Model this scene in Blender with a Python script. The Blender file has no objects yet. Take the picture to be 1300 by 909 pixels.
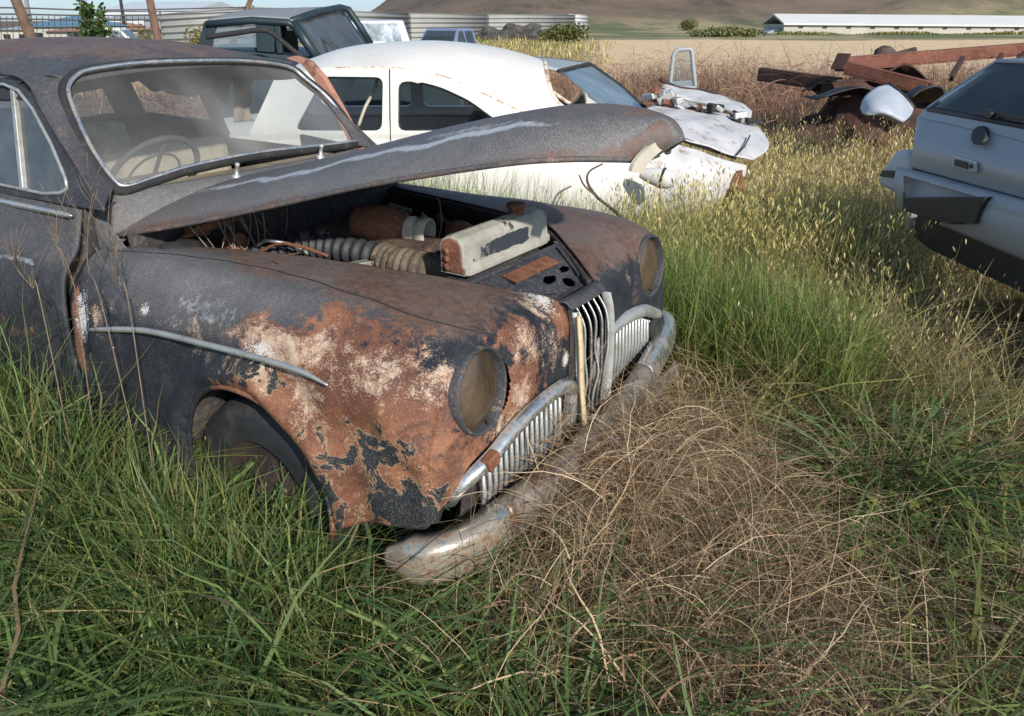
import bpy, bmesh, math, random
import numpy as np
from mathutils import Vector, Matrix, geometry
random.seed(7); RNG = np.random.default_rng(11)
C = bpy.context.scene.collection
# ---------------------------------------------------------------- camera
F, PITCH, CAMH, V0 = 984.2, math.radians(21.34), 1.678, 409.2
sc = bpy.context.scene
cd = bpy.data.cameras.new('camera'); cam = bpy.data.objects.new('camera', cd); C.objects.link(cam)
cam.location = (0, 0, CAMH); cam.rotation_euler = (math.pi/2 - PITCH, 0, 0)
cd.sensor_fit = 'HORIZONTAL'; cd.sensor_width = 36; cd.lens = 36*F/1300
cd.shift_y = -(454.5 - V0)/1300; cd.clip_start = .05; cd.clip_end = 3000
sc.camera = cam
sc.view_settings.view_transform = 'Standard'; sc.view_settings.look = 'None'
sc.view_settings.exposure = 0.45; sc.view_settings.gamma = 1
sc.cycles.max_bounces = 6; sc.cycles.diffuse_bounces = 2; sc.cycles.glossy_bounces = 3
sc.cycles.transmission_bounces = 5; sc.cycles.transparent_max_bounces = 12
# ---------------------------------------------------------------- sky + sun
TRAVEL = Vector((-.38, .80, -.48)).normalized()          # direction sunlight travels
to_sun = -TRAVEL
w = bpy.data.worlds.new('World'); sc.world = w; w.use_nodes = True
nt = w.node_tree; bg = nt.nodes['Background']; sk = nt.nodes.new('ShaderNodeTexSky')
sk.sky_type = 'NISHITA'; sk.sun_disc = False
sk.sun_elevation = math.asin(to_sun.z); sk.sun_rotation = math.atan2(to_sun.x, to_sun.y)
sk.air_density = 1.0; sk.dust_density = .3; sk.ozone_density = 3.0
tc_ = nt.nodes.new('ShaderNodeTexCoord'); sp_ = nt.nodes.new('ShaderNodeSeparateXYZ'); nt.links.new(tc_.outputs['Generated'], sp_.inputs[0])
rp_ = nt.nodes.new('ShaderNodeValToRGB'); nt.links.new(sp_.outputs[2], rp_.inputs[0])
rp_.color_ramp.elements[0].position = .02; rp_.color_ramp.elements[0].color = (.36, .45, .66, 1)       # the clear blue-grey air low over the town
rp_.color_ramp.elements[1].position = .30; rp_.color_ramp.elements[1].color = (1, .92, .80, 1)
ml_ = nt.nodes.new('ShaderNodeMix'); ml_.data_type = 'RGBA'; ml_.blend_type = 'MULTIPLY'; ml_.inputs[0].default_value = 1
nt.links.new(sk.outputs[0], ml_.inputs[6]); nt.links.new(rp_.outputs[0], ml_.inputs[7]); nt.links.new(ml_.outputs[2], bg.inputs[0]); bg.inputs[1].default_value = .15
sd = bpy.data.lights.new('sun', 'SUN'); so = bpy.data.objects.new('sun', sd); C.objects.link(so)
sd.energy = 3.7; sd.angle = math.radians(1.2); sd.color = (1, .945, .86)
so.rotation_euler = TRAVEL.to_track_quat('-Z', 'Y').to_euler(); so.location = (0, -5, 30)

# ---------------------------------------------------------------- measuring helpers
cP, sP = math.cos(PITCH), math.sin(PITCH)
def ray(x, y):
    X = (x-650)/F; U = -(y-V0)/F
    return np.array([X, cP+U*sP, -sP+U*cP])
EYE = np.array([0, 0, CAMH])
def at(x, y, Y): d = ray(x, y); return EYE + d*(Y/d[1])          # world point at a depth
def atz(x, y, z): d = ray(x, y); return EYE + d*((z-CAMH)/d[2])
CX, CY, TH = .185, 2.308, math.radians(-33.6)
hv = np.array([math.cos(TH), math.sin(TH), 0]); rv = np.array([math.sin(TH), -math.cos(TH), 0])
CO = np.array([CX, CY, 0])
def onsurf(x, y, fn, lo=.5, hi=9):
    "car coords (a,b,z) where the line of sight meets fn(a,b,z)=0"
    d = ray(x, y)
    def P(t): p = EYE + d*t - CO; return np.array([p@hv, p@rv, p[2]])
    ts = np.linspace(lo, hi, 500); v = [fn(*P(t)) for t in ts]
    for i in range(499):
        if v[i]*v[i+1] <= 0:
            a, b = ts[i], ts[i+1]; fa = v[i]
            for _ in range(30):
                m = (a+b)/2; fm = fn(*P(m))
                if fm*fa <= 0: b = m
                else: a, fa = m, fm
            return P((a+b)/2)
    return P(ts[int(np.argmin(np.abs(v)))])

# ---------------------------------------------------------------- mesh helpers
def tag(o, label=None, cat=None, group=None, kind=None):
    if label: o['label'] = label
    if cat: o['category'] = cat
    if group: o['group'] = group
    if kind: o['kind'] = kind
    return o
def empty(name, loc=(0, 0, 0), rz=0, **k):
    o = bpy.data.objects.new(name, None); C.objects.link(o); o.location = loc; o.rotation_euler = (0, 0, rz)
    o.empty_display_size = .1
    return tag(o, **k)
def link(name, me, mat, parent=None, smooth=True):
    o = bpy.data.objects.new(name, me); C.objects.link(o)
    if mat: me.materials.append(mat)
    if smooth: me.shade_smooth()
    if parent: o.parent = parent
    return o
def mesh(name, V, Fc):
    me = bpy.data.meshes.new(name); me.from_pydata([tuple(map(float, v)) for v in V], [], Fc); me.update(); return me
def cr(P, n):
    "Catmull-Rom resample rows of P (k,...) to n samples"
    P = np.asarray(P, float); k = len(P)
    if k == 2: return np.array([P[0]+(P[1]-P[0])*t for t in np.linspace(0, 1, n)])
    Q = np.concatenate([[2*P[0]-P[1]], P, [2*P[-1]-P[-2]]]); out = []
    for t in np.linspace(0, k-1, n):
        i = min(int(t), k-2); f = t-i; a, b, c, d = Q[i:i+4]
        out.append(.5*((2*b)+(c-a)*f+(2*a-5*b+4*c-d)*f*f+(3*b-a-3*c+d)*f**3))
    return np.array(out)
def grid(net, nu, nv):
    n = np.array([cr(r, nv) for r in net]); return cr(n, nu)
def patch(name, net, nu, nv, mat, parent=None, thick=.004, hole=None, flip=False, warp=None, attr=None, smooth=True):
    G = grid(net, nu, nv)
    if warp is not None: G = warp(G)
    V = G.reshape(-1, 3); Fc = []
    for i in range(nu-1):
        for j in range(nv-1):
            q = [i*nv+j, (i+1)*nv+j, (i+1)*nv+j+1, i*nv+j+1]
            if hole is not None:
                c = V[q].mean(0)
                if hole(c[0], c[1], c[2]): continue
            Fc.append(q[::-1] if flip else q)
    me = mesh(name, V, Fc)
    if attr is not None: add_attrs(me, V, attr)
    o = link(name, me, mat, parent, smooth)
    if thick:
        m = o.modifiers.new('s', 'SOLIDIFY'); m.thickness = thick; m.offset = 0
    return o
def add_attrs(me, V, fn):
    d = fn(np.asarray(V, float))
    for k, v in d.items():
        a = me.attributes.new(k, 'FLOAT', 'POINT'); a.data.foreach_set('value', np.asarray(v, np.float32))
class MB:
    def __init__(s): s.V = []; s.F = []
    def add(s, V, Fc):
        o = len(s.V); s.V += [tuple(map(float, v)) for v in V]; s.F += [tuple(i+o for i in f) for f in Fc]; return s
    def box(s, c, size, R=None):
        V = []
        for x in (-.5, .5):
            for y in (-.5, .5):
                for z in (-.5, .5):
                    p = Vector((x*size[0], y*size[1], z*size[2]))
                    if R is not None: p = R @ p
                    V.append(p+Vector(c))
        return s.add(V, [(0, 1, 3, 2), (4, 6, 7, 5), (0, 4, 5, 1), (2, 3, 7, 6), (0, 2, 6, 4), (1, 5, 7, 3)])
    def bar(s, p, q, w, h, up=(0, 0, 1)):
        p, q = Vector(p), Vector(q); d = (q-p); L = d.length; d.normalize()
        sx = d.cross(Vector(up)); sx.normalize(); u = sx.cross(d)
        R = Matrix((d, sx, u)).transposed()
        return s.box((p+q)/2, (L, w, h), R)
    def tube(s, P, r, n=8, cap=True):
        P = [Vector(p) for p in P]; k = len(P); rr = r if hasattr(r, '__len__') else [r]*k
        V = []; prev = None
        for i, p in enumerate(P):
            t = (P[min(i+1, k-1)]-P[max(i-1, 0)])
            if t.length < 1e-9: t = Vector((1, 0, 0))
            t.normalize()
            if prev is None: u = t.orthogonal().normalized()
            else:
                u = prev - t*prev.dot(t)
                u = u.normalized() if u.length > 1e-6 else t.orthogonal().normalized()
            prev = u; w2 = t.cross(u)
            for j in range(n):
                a = 2*math.pi*j/n; V.append(p+(u*math.cos(a)+w2*math.sin(a))*rr[i])
        Fc = [(i*n+j, i*n+(j+1) % n, (i+1)*n+(j+1) % n, (i+1)*n+j) for i in range(k-1) for j in range(n)]
        if cap: Fc += [tuple(range(n))[::-1], tuple((k-1)*n+j for j in range(n))]
        return s.add(V, Fc)
    def lathe(s, prof, c, axis, n=32):
        "prof: (distance along axis, radius)"
        ax = Vector(axis).normalized(); u = ax.orthogonal().normalized(); v = ax.cross(u); c = Vector(c); V = []
        for t, r in prof:
            for j in range(n):
                a = 2*math.pi*j/n; V.append(c+ax*t+(u*math.cos(a)+v*math.sin(a))*r)
        return s.add(V, [(i*n+j, i*n+(j+1) % n, (i+1)*n+(j+1) % n, (i+1)*n+j) for i in range(len(prof)-1) for j in range(n)])
    def build(s, name, mat, parent=None, smooth=False, bevel=0, attr=None, sub=0):
        me = mesh(name, s.V, s.F)
        if attr: add_attrs(me, s.V, attr)
        o = link(name, me, mat, parent, smooth)
        if bevel:
            m = o.modifiers.new('b', 'BEVEL'); m.width = bevel; m.segments = 2; m.limit_method = 'ANGLE'
        return o
def panel(name, outer, holes, mp, mat, parent=None, thick=.02, res=.06, attr=None):
    "flat outline with window openings, mapped to a curved wall by mp(u,v)"
    polys = [[Vector((p[0], p[1], 0)) for p in L] for L in [outer]+holes]
    flat = [p for L in polys for p in L]
    tris = geometry.tessellate_polygon(polys)
    bm = bmesh.new(); vs = [bm.verts.new(p) for p in flat]
    for t in tris:
        try: bm.faces.new([vs[i] for i in t])
        except ValueError: pass
    for _ in range(5):
        es = [e for e in bm.edges if e.calc_length() > res]
        if not es: break
        bmesh.ops.subdivide_edges(bm, edges=es, cuts=1, use_grid_fill=False)
        bmesh.ops.triangulate(bm, faces=bm.faces[:])
    for v in bm.verts: v.co = Vector(mp(v.co.x, v.co.y))
    bmesh.ops.recalc_face_normals(bm, faces=bm.faces[:])
    me = bpy.data.meshes.new(name); bm.to_mesh(me); bm.free()
    if attr: add_attrs(me, [v.co[:] for v in me.vertices], attr)
    o = link(name, me, mat, parent, False)
    m = o.modifiers.new('s', 'SOLIDIFY'); m.thickness = thick; m.offset = 0
    return o
def closed(P, n):
    "smooth closed loop"
    P = np.asarray(P, float); k = len(P); out = []
    for t in np.linspace(0, k, n, endpoint=False):
        i = int(t) % k; f = t-int(t); a, b, c, d = P[i-1], P[i], P[(i+1) % k], P[(i+2) % k]
        out.append(.5*((2*b)+(c-a)*f+(2*a-5*b+4*c-d)*f*f+(3*b-a-3*c+d)*f**3))
    return np.array(out)
def rounded(P, r, n=4):
    "round corners of a polygon (any dim)"
    P = [np.asarray(p, float) for p in P]; out = []
    for i, p in enumerate(P):
        a, b = P[i-1], P[(i+1) % len(P)]
        ra = min(r, np.linalg.norm(a-p)*.45); rb = min(r, np.linalg.norm(b-p)*.45)
        s = p+(a-p)/np.linalg.norm(a-p)*ra; e = p+(b-p)/np.linalg.norm(b-p)*rb
        for t in np.linspace(0, 1, n+1): out.append((1-t)**2*s+2*t*(1-t)*p+t*t*e)
    return out

# ---------------------------------------------------------------- materials
class NT:
    def __init__(s, name):
        s.m = bpy.data.materials.new(name); s.m.use_nodes = True; s.t = s.m.node_tree
        s.b = s.t.nodes['Principled BSDF']; s.out = s.t.nodes['Material Output']; s._c = None
    def n(s, ty, **k):
        x = s.t.nodes.new(ty)
        for a, v in k.items(): setattr(x, a, v)
        return x
    def L(s, a, b): s.t.links.new(a, b)
    def val(s, sock, v):
        if isinstance(v, (int, float)): sock.default_value = v
        elif isinstance(v, tuple): sock.default_value = v if len(v) == 4 else v+(1,)
        else: s.L(v, sock)
    def co(s):
        if s._c is None: s._c = s.n('ShaderNodeTexCoord').outputs['Object']
        return s._c
    def noise(s, sc, det=4, rough=.6, vec=None, dist=0, scl=None):
        x = s.n('ShaderNodeTexNoise'); x.inputs['Scale'].default_value = sc; x.inputs['Detail'].default_value = det
        x.inputs['Roughness'].default_value = rough; x.inputs['Distortion'].default_value = dist
        v = vec or s.co()
        if scl:
            mp = s.n('ShaderNodeMapping'); mp.inputs['Scale'].default_value = scl; s.L(v, mp.inputs[0]); v = mp.outputs[0]
        s.L(v, x.inputs['Vector']); return x.outputs['Fac']
    def math(s, op, a, b=0., c=None, clamp=False):
        x = s.n('ShaderNodeMath', operation=op, use_clamp=clamp); s.val(x.inputs[0], a); s.val(x.inputs[1], b)
        if c is not None: s.val(x.inputs[2], c)
        return x.outputs[0]
    def step(s, v, lo, hi, a=0., b=1.):
        x = s.n('ShaderNodeMapRange'); x.inputs[1].default_value = lo; x.inputs[2].default_value = hi
        x.inputs[3].default_value = a; x.inputs[4].default_value = b; s.val(x.inputs[0], v); return x.outputs[0]
    def mix(s, f, a, b):
        x = s.n('ShaderNodeMix', data_type='RGBA'); s.val(x.inputs[0], f); s.val(x.inputs[6], a); s.val(x.inputs[7], b); return x.outputs[2]
    def attr(s, nm, out='Fac'): return s.n('ShaderNodeAttribute', attribute_name=nm).outputs[out]
    def bump(s, h, st=.3, d=.002):
        x = s.n('ShaderNodeBump'); x.inputs['Strength'].default_value = st; x.inputs['Distance'].default_value = d
        s.L(h, x.inputs['Height']); s.L(x.outputs[0], s.b.inputs['Normal'])
    def base(s, c): s.val(s.b.inputs['Base Color'], c)
    def rough(s, v): s.val(s.b.inputs['Roughness'], v)
    def metal(s, v): s.val(s.b.inputs['Metallic'], v)

def plain(name, col, rough=.6, metal=0, var=.25, sc=12, dirt=None, dirtsc=5, thr=(.5, .65), bump=.15):
    m = NT(name); n = m.noise(sc, 5, .65)
    c1 = tuple(c*(1-var) for c in col); c2 = tuple(min(1, c*(1+var)) for c in col)
    c = m.mix(m.step(n, .3, .7), c1, c2)
    if dirt: c = m.mix(m.step(m.noise(dirtsc, 8, .7, dist=.3), *thr), c, dirt)
    m.base(c); m.rough(rough); m.metal(metal)
    if bump: m.bump(m.noise(sc*6, 4, .6), bump, .003)
    return m.m
M = {}
def old_paint():
    "black enamel, worn: chalk specks, rust, cream primer, all placed by the part's own wear masks"
    m = NT('old_black_paint')
    n1 = m.noise(7, 9, .68, dist=.4); n2 = m.noise(38, 8, .72); n3 = m.noise(210, 4, .65); n4 = m.noise(520, 2, .5); n0 = m.noise(2.6, 4, .6)
    black = m.mix(m.step(n1, .35, .7), (.010, .012, .017), (.034, .037, .045))
    dust = m.attr('dust')
    dm = m.math('ADD', m.math('MULTIPLY', dust, .9), m.math('MULTIPLY', m.math('SUBTRACT', n2, .5), .6))
    c = m.mix(m.math('MULTIPLY', m.step(dm, .1, 1.0), .55), black, (.21, .20, .195))
    # chalky specks: fine grain, stronger with dust
    sp = m.math('ADD', n3, m.math('MULTIPLY', m.math('SUBTRACT', n4, .5), .7))
    c = m.mix(m.math('MULTIPLY', m.step(m.math('ADD', sp, m.math('MULTIPLY', dust, .13)), .63, .75), m.step(n1, .35, .7, .2, .6)), c, (.36, .34, .31))
    # brown film of surface rust
    br = m.math('ADD', m.attr('brown'), m.math('MULTIPLY', m.math('SUBTRACT', n1, .5), 1.1))
    br = m.math('ADD', br, m.math('MULTIPLY', m.math('SUBTRACT', n2, .5), .9))
    brc = m.mix(m.step(n2, .35, .68), (.085, .045, .032), (.19, .105, .070)); brc = m.mix(m.step(n0, .42, .60, 0, .55), brc, (.15, .135, .13))
    brc = m.mix(m.math('MULTIPLY', m.step(n3, .56, .66), .4), brc, (.24, .19, .16))
    c = m.mix(m.math('MULTIPLY', m.step(br, .35, .62), .85), c, brc)
    # white chalk streak
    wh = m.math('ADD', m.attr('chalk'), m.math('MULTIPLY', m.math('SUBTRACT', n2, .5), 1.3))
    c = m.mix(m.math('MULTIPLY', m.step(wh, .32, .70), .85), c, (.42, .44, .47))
    # orange rust
    ru = m.math('ADD', m.attr('rust'), m.math('MULTIPLY', m.math('SUBTRACT', n1, .5), 1.2))
    ru = m.math('ADD', ru, m.math('MULTIPLY', m.math('SUBTRACT', n2, .5), .8))
    ruc = m.mix(m.step(n0, .38, .62), (.130, .052, .032), (.35, .150, .078))
    ruc = m.mix(m.math('MULTIPLY', m.step(m.noise(5, 9, .75, dist=1.2), .50, .58), .75), ruc, (.085, .045, .036)); ruc = m.mix(m.step(n2, .36, .66), m.mix(.5, ruc, (.10, .038, .022)), ruc)
    ruc = m.mix(m.math('MULTIPLY', m.step(n3, .54, .64), .35), ruc, (.46, .28, .18))
    rumask = m.step(ru, .46, .56)
    c = m.mix(rumask, c, ruc)
    # cream filler / primer showing
    cr_ = m.math('ADD', m.math('MULTIPLY', m.attr('cream'), .84), m.math('MULTIPLY', m.math('SUBTRACT', n1, .5), 1.9))
    cr_ = m.math('ADD', cr_, m.math('MULTIPLY', m.math('SUBTRACT', n2, .5), .5))
    cr_ = m.math('ADD', cr_, m.math('MULTIPLY', m.math('SUBTRACT', n3, .5), .9))
    cm = m.math('MULTIPLY', m.step(cr_, .40, .66), .88)
    crc = m.mix(m.step(n2, .35, .62), (.44, .26, .16), (.64, .51, .38))
    c = m.mix(cm, c, crc)
    # bare white undercoat
    wb = m.math('ADD', m.attr('white'), m.math('MULTIPLY', m.math('SUBTRACT', n1, .5), 1.2))
    wb = m.math('ADD', wb, m.math('MULTIPLY', m.math('SUBTRACT', n3, .5), 1.2))
    c = m.mix(m.step(wb, .5, .58), c, (.66, .62, .58))
    # unrusted black flakes left inside the rust
    bk = m.math('ADD', m.math('MULTIPLY', m.attr('flake'), 1.0), m.math('MULTIPLY', m.math('SUBTRACT', m.noise(15, 9, .72, dist=1.0), .5), 2.1))
    c = m.mix(m.math('MULTIPLY', m.step(bk, .43, .47), .7), c, (.52, .34, .20)); fm = m.step(bk, .49, .52)
    c = m.mix(fm, c, m.mix(m.step(n3, .5, .62), (.016, .020, .024), (.10, .09, .08)))
    m.base(c)
    m.rough(m.step(n2, .3, .7, .48, .8))
    m.b.inputs['Specular IOR Level'].default_value = .4
    hgt = m.math('ADD', m.math('MULTIPLY', rumask, -.4), m.math('ADD', m.math('MULTIPLY', cm, .5), m.math('ADD', m.math('MULTIPLY', n3, .9), m.math('ADD', m.math('MULTIPLY', n2, .5), m.math('MULTIPLY', fm, .9)))))
    m.bump(hgt, .45, .003)
    return m.m
M['old'] = old_paint()
def rusty(name, a, b, c, sc=9):
    m = NT(name); n = m.noise(sc, 9, .7, dist=.3); n2 = m.noise(sc*9, 5, .65)
    col = m.mix(m.step(n, .35, .62), a, b); col = m.mix(m.math('MULTIPLY', m.step(n2, .52, .66), .6), col, c)
    m.base(col); m.rough(.85); m.bump(m.math('ADD', n, n2), .5, .004); return m.m
M['rust'] = rusty('rusty_steel', (.09, .035, .02), (.24, .09, .045), (.34, .18, .11))
M['engine'] = rusty('oily_engine_metal', (.035, .028, .025), (.11, .07, .05), (.22, .13, .09))
M['bay'] = rusty('grimy_black_panel', (.020, .020, .022), (.055, .045, .042), (.15, .105, .08), 5)
M['slam'] = rusty('slam_panel_paint', (.016, .019, .026), (.045, .05, .06), (.13, .12, .12), 6)
M['browniron'] = rusty('brown_girder', (.10, .033, .02), (.19, .07, .045), (.27, .12, .08), 3)
M['darkiron'] = rusty('dark_girder', (.03, .018, .015), (.08, .035, .028), (.14, .06, .04), 3)
def chrome(name, dirt=.5, tint=(.64, .62, .58)):
    m = NT(name); n = m.noise(9, 8, .7, dist=.4); n2 = m.noise(60, 6, .7)
    s_ = m.math('ADD', n, m.math('MULTIPLY', m.math('SUBTRACT', n2, .5), .6))
    f = m.step(s_, .5-.22*dirt, .72-.18*dirt)
    m.base(m.mix(f, tint, m.mix(m.step(n2, .4, .62), (.30, .24, .17), (.20, .11, .06))))
    m.metal(m.step(f, 0, 1, .9, .1)); m.rough(m.step(n2, .3, .7, .16, .42)); m.bump(n2, .12, .002); return m.m
M['chrome'] = chrome('pitted_chrome', .55)
M['chromeb'] = chrome('bright_chrome', .05, (.70, .69, .66))
M['alloy'] = plain('dull_aluminium', (.46, .47, .45), .45, .55, .15, 20, (.30, .24, .18), 7, (.52, .7))
M['bumper'] = chrome('dirty_bumper_chrome', .62, (.60, .56, .47))
M['bumperdirt'] = plain('muddy_bumper', (.30, .26, .21), .45, .5, .4, 7, (.16, .095, .06), 11, (.5, .60))
M['creamstrip'] = plain('cream_masking', (.56, .45, .28), .6, 0, .15, 9, (.38, .26, .15), 12, (.55, .66))
M['creammetal'] = plain('cream_bracket_paint', (.52, .47, .38), .6, 0, .12, 14, (.30, .17, .10), 15, (.58, .68))
M['white'] = plain('white_car_paint', (.63, .61, .57), .4, 0, .09, 2.5, (.40, .27, .17), 8, (.66, .73), .04)
M['white2'] = plain('chalky_white_paint', (.54, .53, .525), .5, 0, .14, 5, (.30, .20, .14), 9, (.56, .66), .1)
M['greyroof'] = plain('grey_roof_paint', (.32, .34, .35), .5, 0, .08, 4)
M['hatch'] = plain('pale_blue_grey_paint', (.33, .345, .37), .38, .1, .05, 3, (.33, .33, .33), 16, (.66, .8), .03)
M['hatchb'] = plain('pale_bumper_plastic', (.37, .38, .395), .5, 0, .06, 4, (.2, .19, .17), 9, (.62, .76), .05)
M['hatchs'] = plain('pale_blue_shell', (.42, .45, .50), .5, 0, .12, 6, (.2, .19, .17), 9, (.6, .75))
M['blackpl'] = plain('black_plastic', (.018, .019, .021), .55, 0, .3, 10)
M['blackrub'] = plain('perished_rubber', (.02, .02, .021), .8, 0, .35, 18, (.075, .07, .062), 11, (.55, .72))
M['tyre'] = plain('old_tyre_rubber', (.022, .024, .026), .7, 0, .3, 14, (.07, .065, .055), 7, (.5, .7))
M['hose'] = plain('grey_corrugated_hose', (.035, .037, .042), .6, 0, .3, 30)
M['tan'] = plain('tan_seat_cloth', (.50, .40, .28), .9, 0, .2, 9, (.22, .16, .11), 5)
M['liner'] = plain('torn_head_lining', (.42, .33, .24), .95, 0, .25, 7, (.14, .10, .075), 4)
M['pink'] = plain('salmon_door_edge', (.42, .20, .14), .7, 0, .2, 8, (.17, .09, .06), 9, (.5, .62))
M['dgreen'] = plain('dark_blue_green_paint', (.018, .032, .040), .45, 0, .2, 7, (.09, .09, .08), 10, (.62, .78))
M['greytop'] = plain('grey_canvas_top', (.22, .23, .23), .7, 0, .1, 5)
M['silver'] = plain('silver_lilac_paint', (.36, .39, .47), .3, .3, .04, 4, bump=0)
M['lilac'] = plain('lilac_blue_paint', (.22, .25, .38), .3, .3, .04, 4, bump=0)
M['wood'] = plain('weathered_pole_wood', (.14, .085, .055), .9, 0, .4, 8)
M['wire'] = plain('dull_wire', (.16, .15, .14), .6, .5, .1, 8)
M['wirel'] = plain('pale_wire_insulation', (.26, .21, .155), .8, 0, .5, 30)
M['red'] = plain('faded_red_paint', (.35, .10, .075), .6, 0, .2, 7)
M['stalk'] = plain('brown_dry_stalk', (.20, .15, .105), .9, 0, .3, 30)
M['pipe'] = rusty('dusty_pipe', (.07, .055, .042), (.17, .13, .095), (.28, .22, .16), 12)
M['bowl'] = rusty('rusty_bowl', (.045, .04, .038), (.13, .075, .045), (.24, .13, .07), 13)
M['wheelrim'] = plain('faded_rim', (.085, .075, .065), .7, 0, .3, 12)
M['hub'] = rusty('black_rusty_hub', (.014, .014, .014), (.05, .03, .024), (.13, .06, .04), 8)
def tank_mat():
    m = NT('chalky_tank'); n = m.noise(9, 7, .7); sx = m.n('ShaderNodeSeparateXYZ'); m.L(m.co(), sx.inputs[0])
    z = m.math('ABSOLUTE', m.math('SUBTRACT', sx.outputs[2], 1.008)); y = m.math('ABSOLUTE', m.math('ADD', sx.outputs[1], .02))
    band = m.math('MULTIPLY', m.step(z, .030, .018), m.step(y, .17, .13)); f = m.step(m.math('ADD', m.math('MULTIPLY', band, .24), n), .62, .66)
    m.base(m.mix(f, m.mix(m.step(n, .35, .65), (.24, .235, .20), (.43, .41, .35)), (.03, .036, .045))); m.rough(.7); m.bump(m.noise(60), .3, .003); return m.m
M['tank'] = tank_mat()
M['gutter'] = plain('rusty_white_gutter', (.66, .60, .50), .6, 0, .12, 9, (.34, .18, .09), 16, (.5, .6))
M['stick'] = plain('bleached_stick', (.42, .38, .33), .9, 0, .25, 30)
M['branch'] = plain('dry_dark_branch', (.10, .065, .045), .9, 0, .3, 20)
def glass(name, alpha, tint, rough=.05, dusty=None, sc=3):
    m = NT(name); t = m.n('ShaderNodeBsdfTransparent'); d = m.n('ShaderNodeBsdfDiffuse'); g = m.n('ShaderNodeBsdfGlossy')
    t.inputs[0].default_value = (.86, .92, .93, 1); g.inputs['Roughness'].default_value = rough; m.val(d.inputs[0], tint)
    n = m.noise(sc, 7, .65, dist=.5)
    a = m.step(n, .32, .68, alpha*.55, min(1, alpha*1.4))
    if dusty: a = m.math('ADD', a, m.math('MULTIPLY', m.attr('dust'), dusty), clamp=True)
    n2 = m.noise(sc*70, 3, .6)
    a = m.math('ADD', a, m.step(n2, .68, .76, 0, .15), clamp=True)
    x = m.n('ShaderNodeMixShader'); m.val(x.inputs[0], a); m.L(t.outputs[0], x.inputs[1]); m.L(d.outputs[0], x.inputs[2])
    fr = m.n('ShaderNodeFresnel'); fr.inputs[0].default_value = 1.5
    y = m.n('ShaderNodeMixShader'); m.L(fr.outputs[0], y.inputs[0]); m.L(x.outputs[0], y.inputs[1]); m.L(g.outputs[0], y.inputs[2])
    m.L(y.outputs[0], m.out.inputs[0]); return m.m
M['wsglass'] = glass('dusty_windscreen', .15, (.30, .29, .27), .10, .45)
M['lens'] = glass('grimy_lamp_lens', .42, (.20, .14, .09), .12, None, 9)
M['glass'] = glass('dusty_side_glass', .22, (.32, .34, .34))
M['darkglass'] = glass('tinted_dusty_glass', .62, (.055, .075, .085), .12)
M['greyglass'] = glass('grey_dusty_glass', .75, (.17, .22, .25), .15)
def leaf(name, transl=.35, rough=.5):
    m = NT(name); c = m.attr('col', 'Color')
    m.base(c); m.rough(rough); m.b.inputs['Specular IOR Level'].default_value = .3
    tr = m.n('ShaderNodeBsdfTranslucent'); m.L(c, tr.inputs[0])
    x = m.n('ShaderNodeMixShader'); x.inputs[0].default_value = transl
    m.L(m.b.outputs[0], x.inputs[1]); m.L(tr.outputs[0], x.inputs[2]); m.L(x.outputs[0], m.out.inputs[0]); return m.m
M['leaf'] = leaf('grass_blades'); M['straw'] = leaf('dry_stems', .15, .7)
def ground_mat():
    m = NT('ground_soil_and_fields'); sx = m.n('ShaderNodeSeparateXYZ'); m.L(m.co(), sx.inputs[0]); X, Y = sx.outputs[0], sx.outputs[1]
    n1 = m.noise(.05, 6, .6); n2 = m.noise(.6, 8, .7); n3 = m.noise(9, 8, .75); n4 = m.noise(60, 4, .6)
    near = m.mix(m.step(n3, .35, .65), (.030, .024, .014), (.085, .062, .036))
    near = m.mix(m.math('MULTIPLY', m.step(n4, .5, .62), .5), near, (.17, .125, .075))
    gold = m.mix(m.step(m.noise(.35, 8, .7, scl=(1, 3, 1)), .35, .65), (.60, .41, .22), (.76, .57, .35))
    mead = m.mix(m.step(m.noise(.05, 9, .7, scl=(1, .55, 1)), .44, .56), (.11, .125, .05), (.36, .29, .15)); mead = m.mix(m.math('MULTIPLY', m.step(m.noise(.5, 6, .8, scl=(1, .4, 1)), .55, .62), .6), mead, (.07, .085, .035))
    hill = m.mix(m.step(m.noise(.02, 9, .7), .4, .6), (.095, .068, .048), (.20, .14, .092))
    hill = m.mix(m.step(m.noise(.011, 6, .6, scl=(1, 1, 6)), .56, .63), hill, (.30, .22, .13))
    hill = m.mix(m.math('MULTIPLY', m.step(m.noise(.05, 8, .8, scl=(1, .6, 1)), .52, .60), .7), hill, (.04, .045, .022))
    wob = m.math('MULTIPLY', m.math('SUBTRACT', n1, .5), m.step(Y, 20, 70, 2, 20))
    Yw = m.math('ADD', Y, wob)
    c = m.mix(m.step(Yw, 19, 24), near, gold)
    c = m.mix(m.step(Yw, 70, 74), c, mead)
    gl = m.math('MULTIPLY', m.step(Yw, 30, 34), m.step(m.math('DIVIDE', X, m.math('MAXIMUM', Y, 1.)), .11, .07)); c = m.mix(gl, c, mead)
    c = m.mix(m.step(Yw, 140, 165), c, hill)
    m.base(c); m.rough(.95); m.bump(m.math('ADD', n3, n4), .6, .02); return m.m
M['ground'] = ground_mat()
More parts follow.
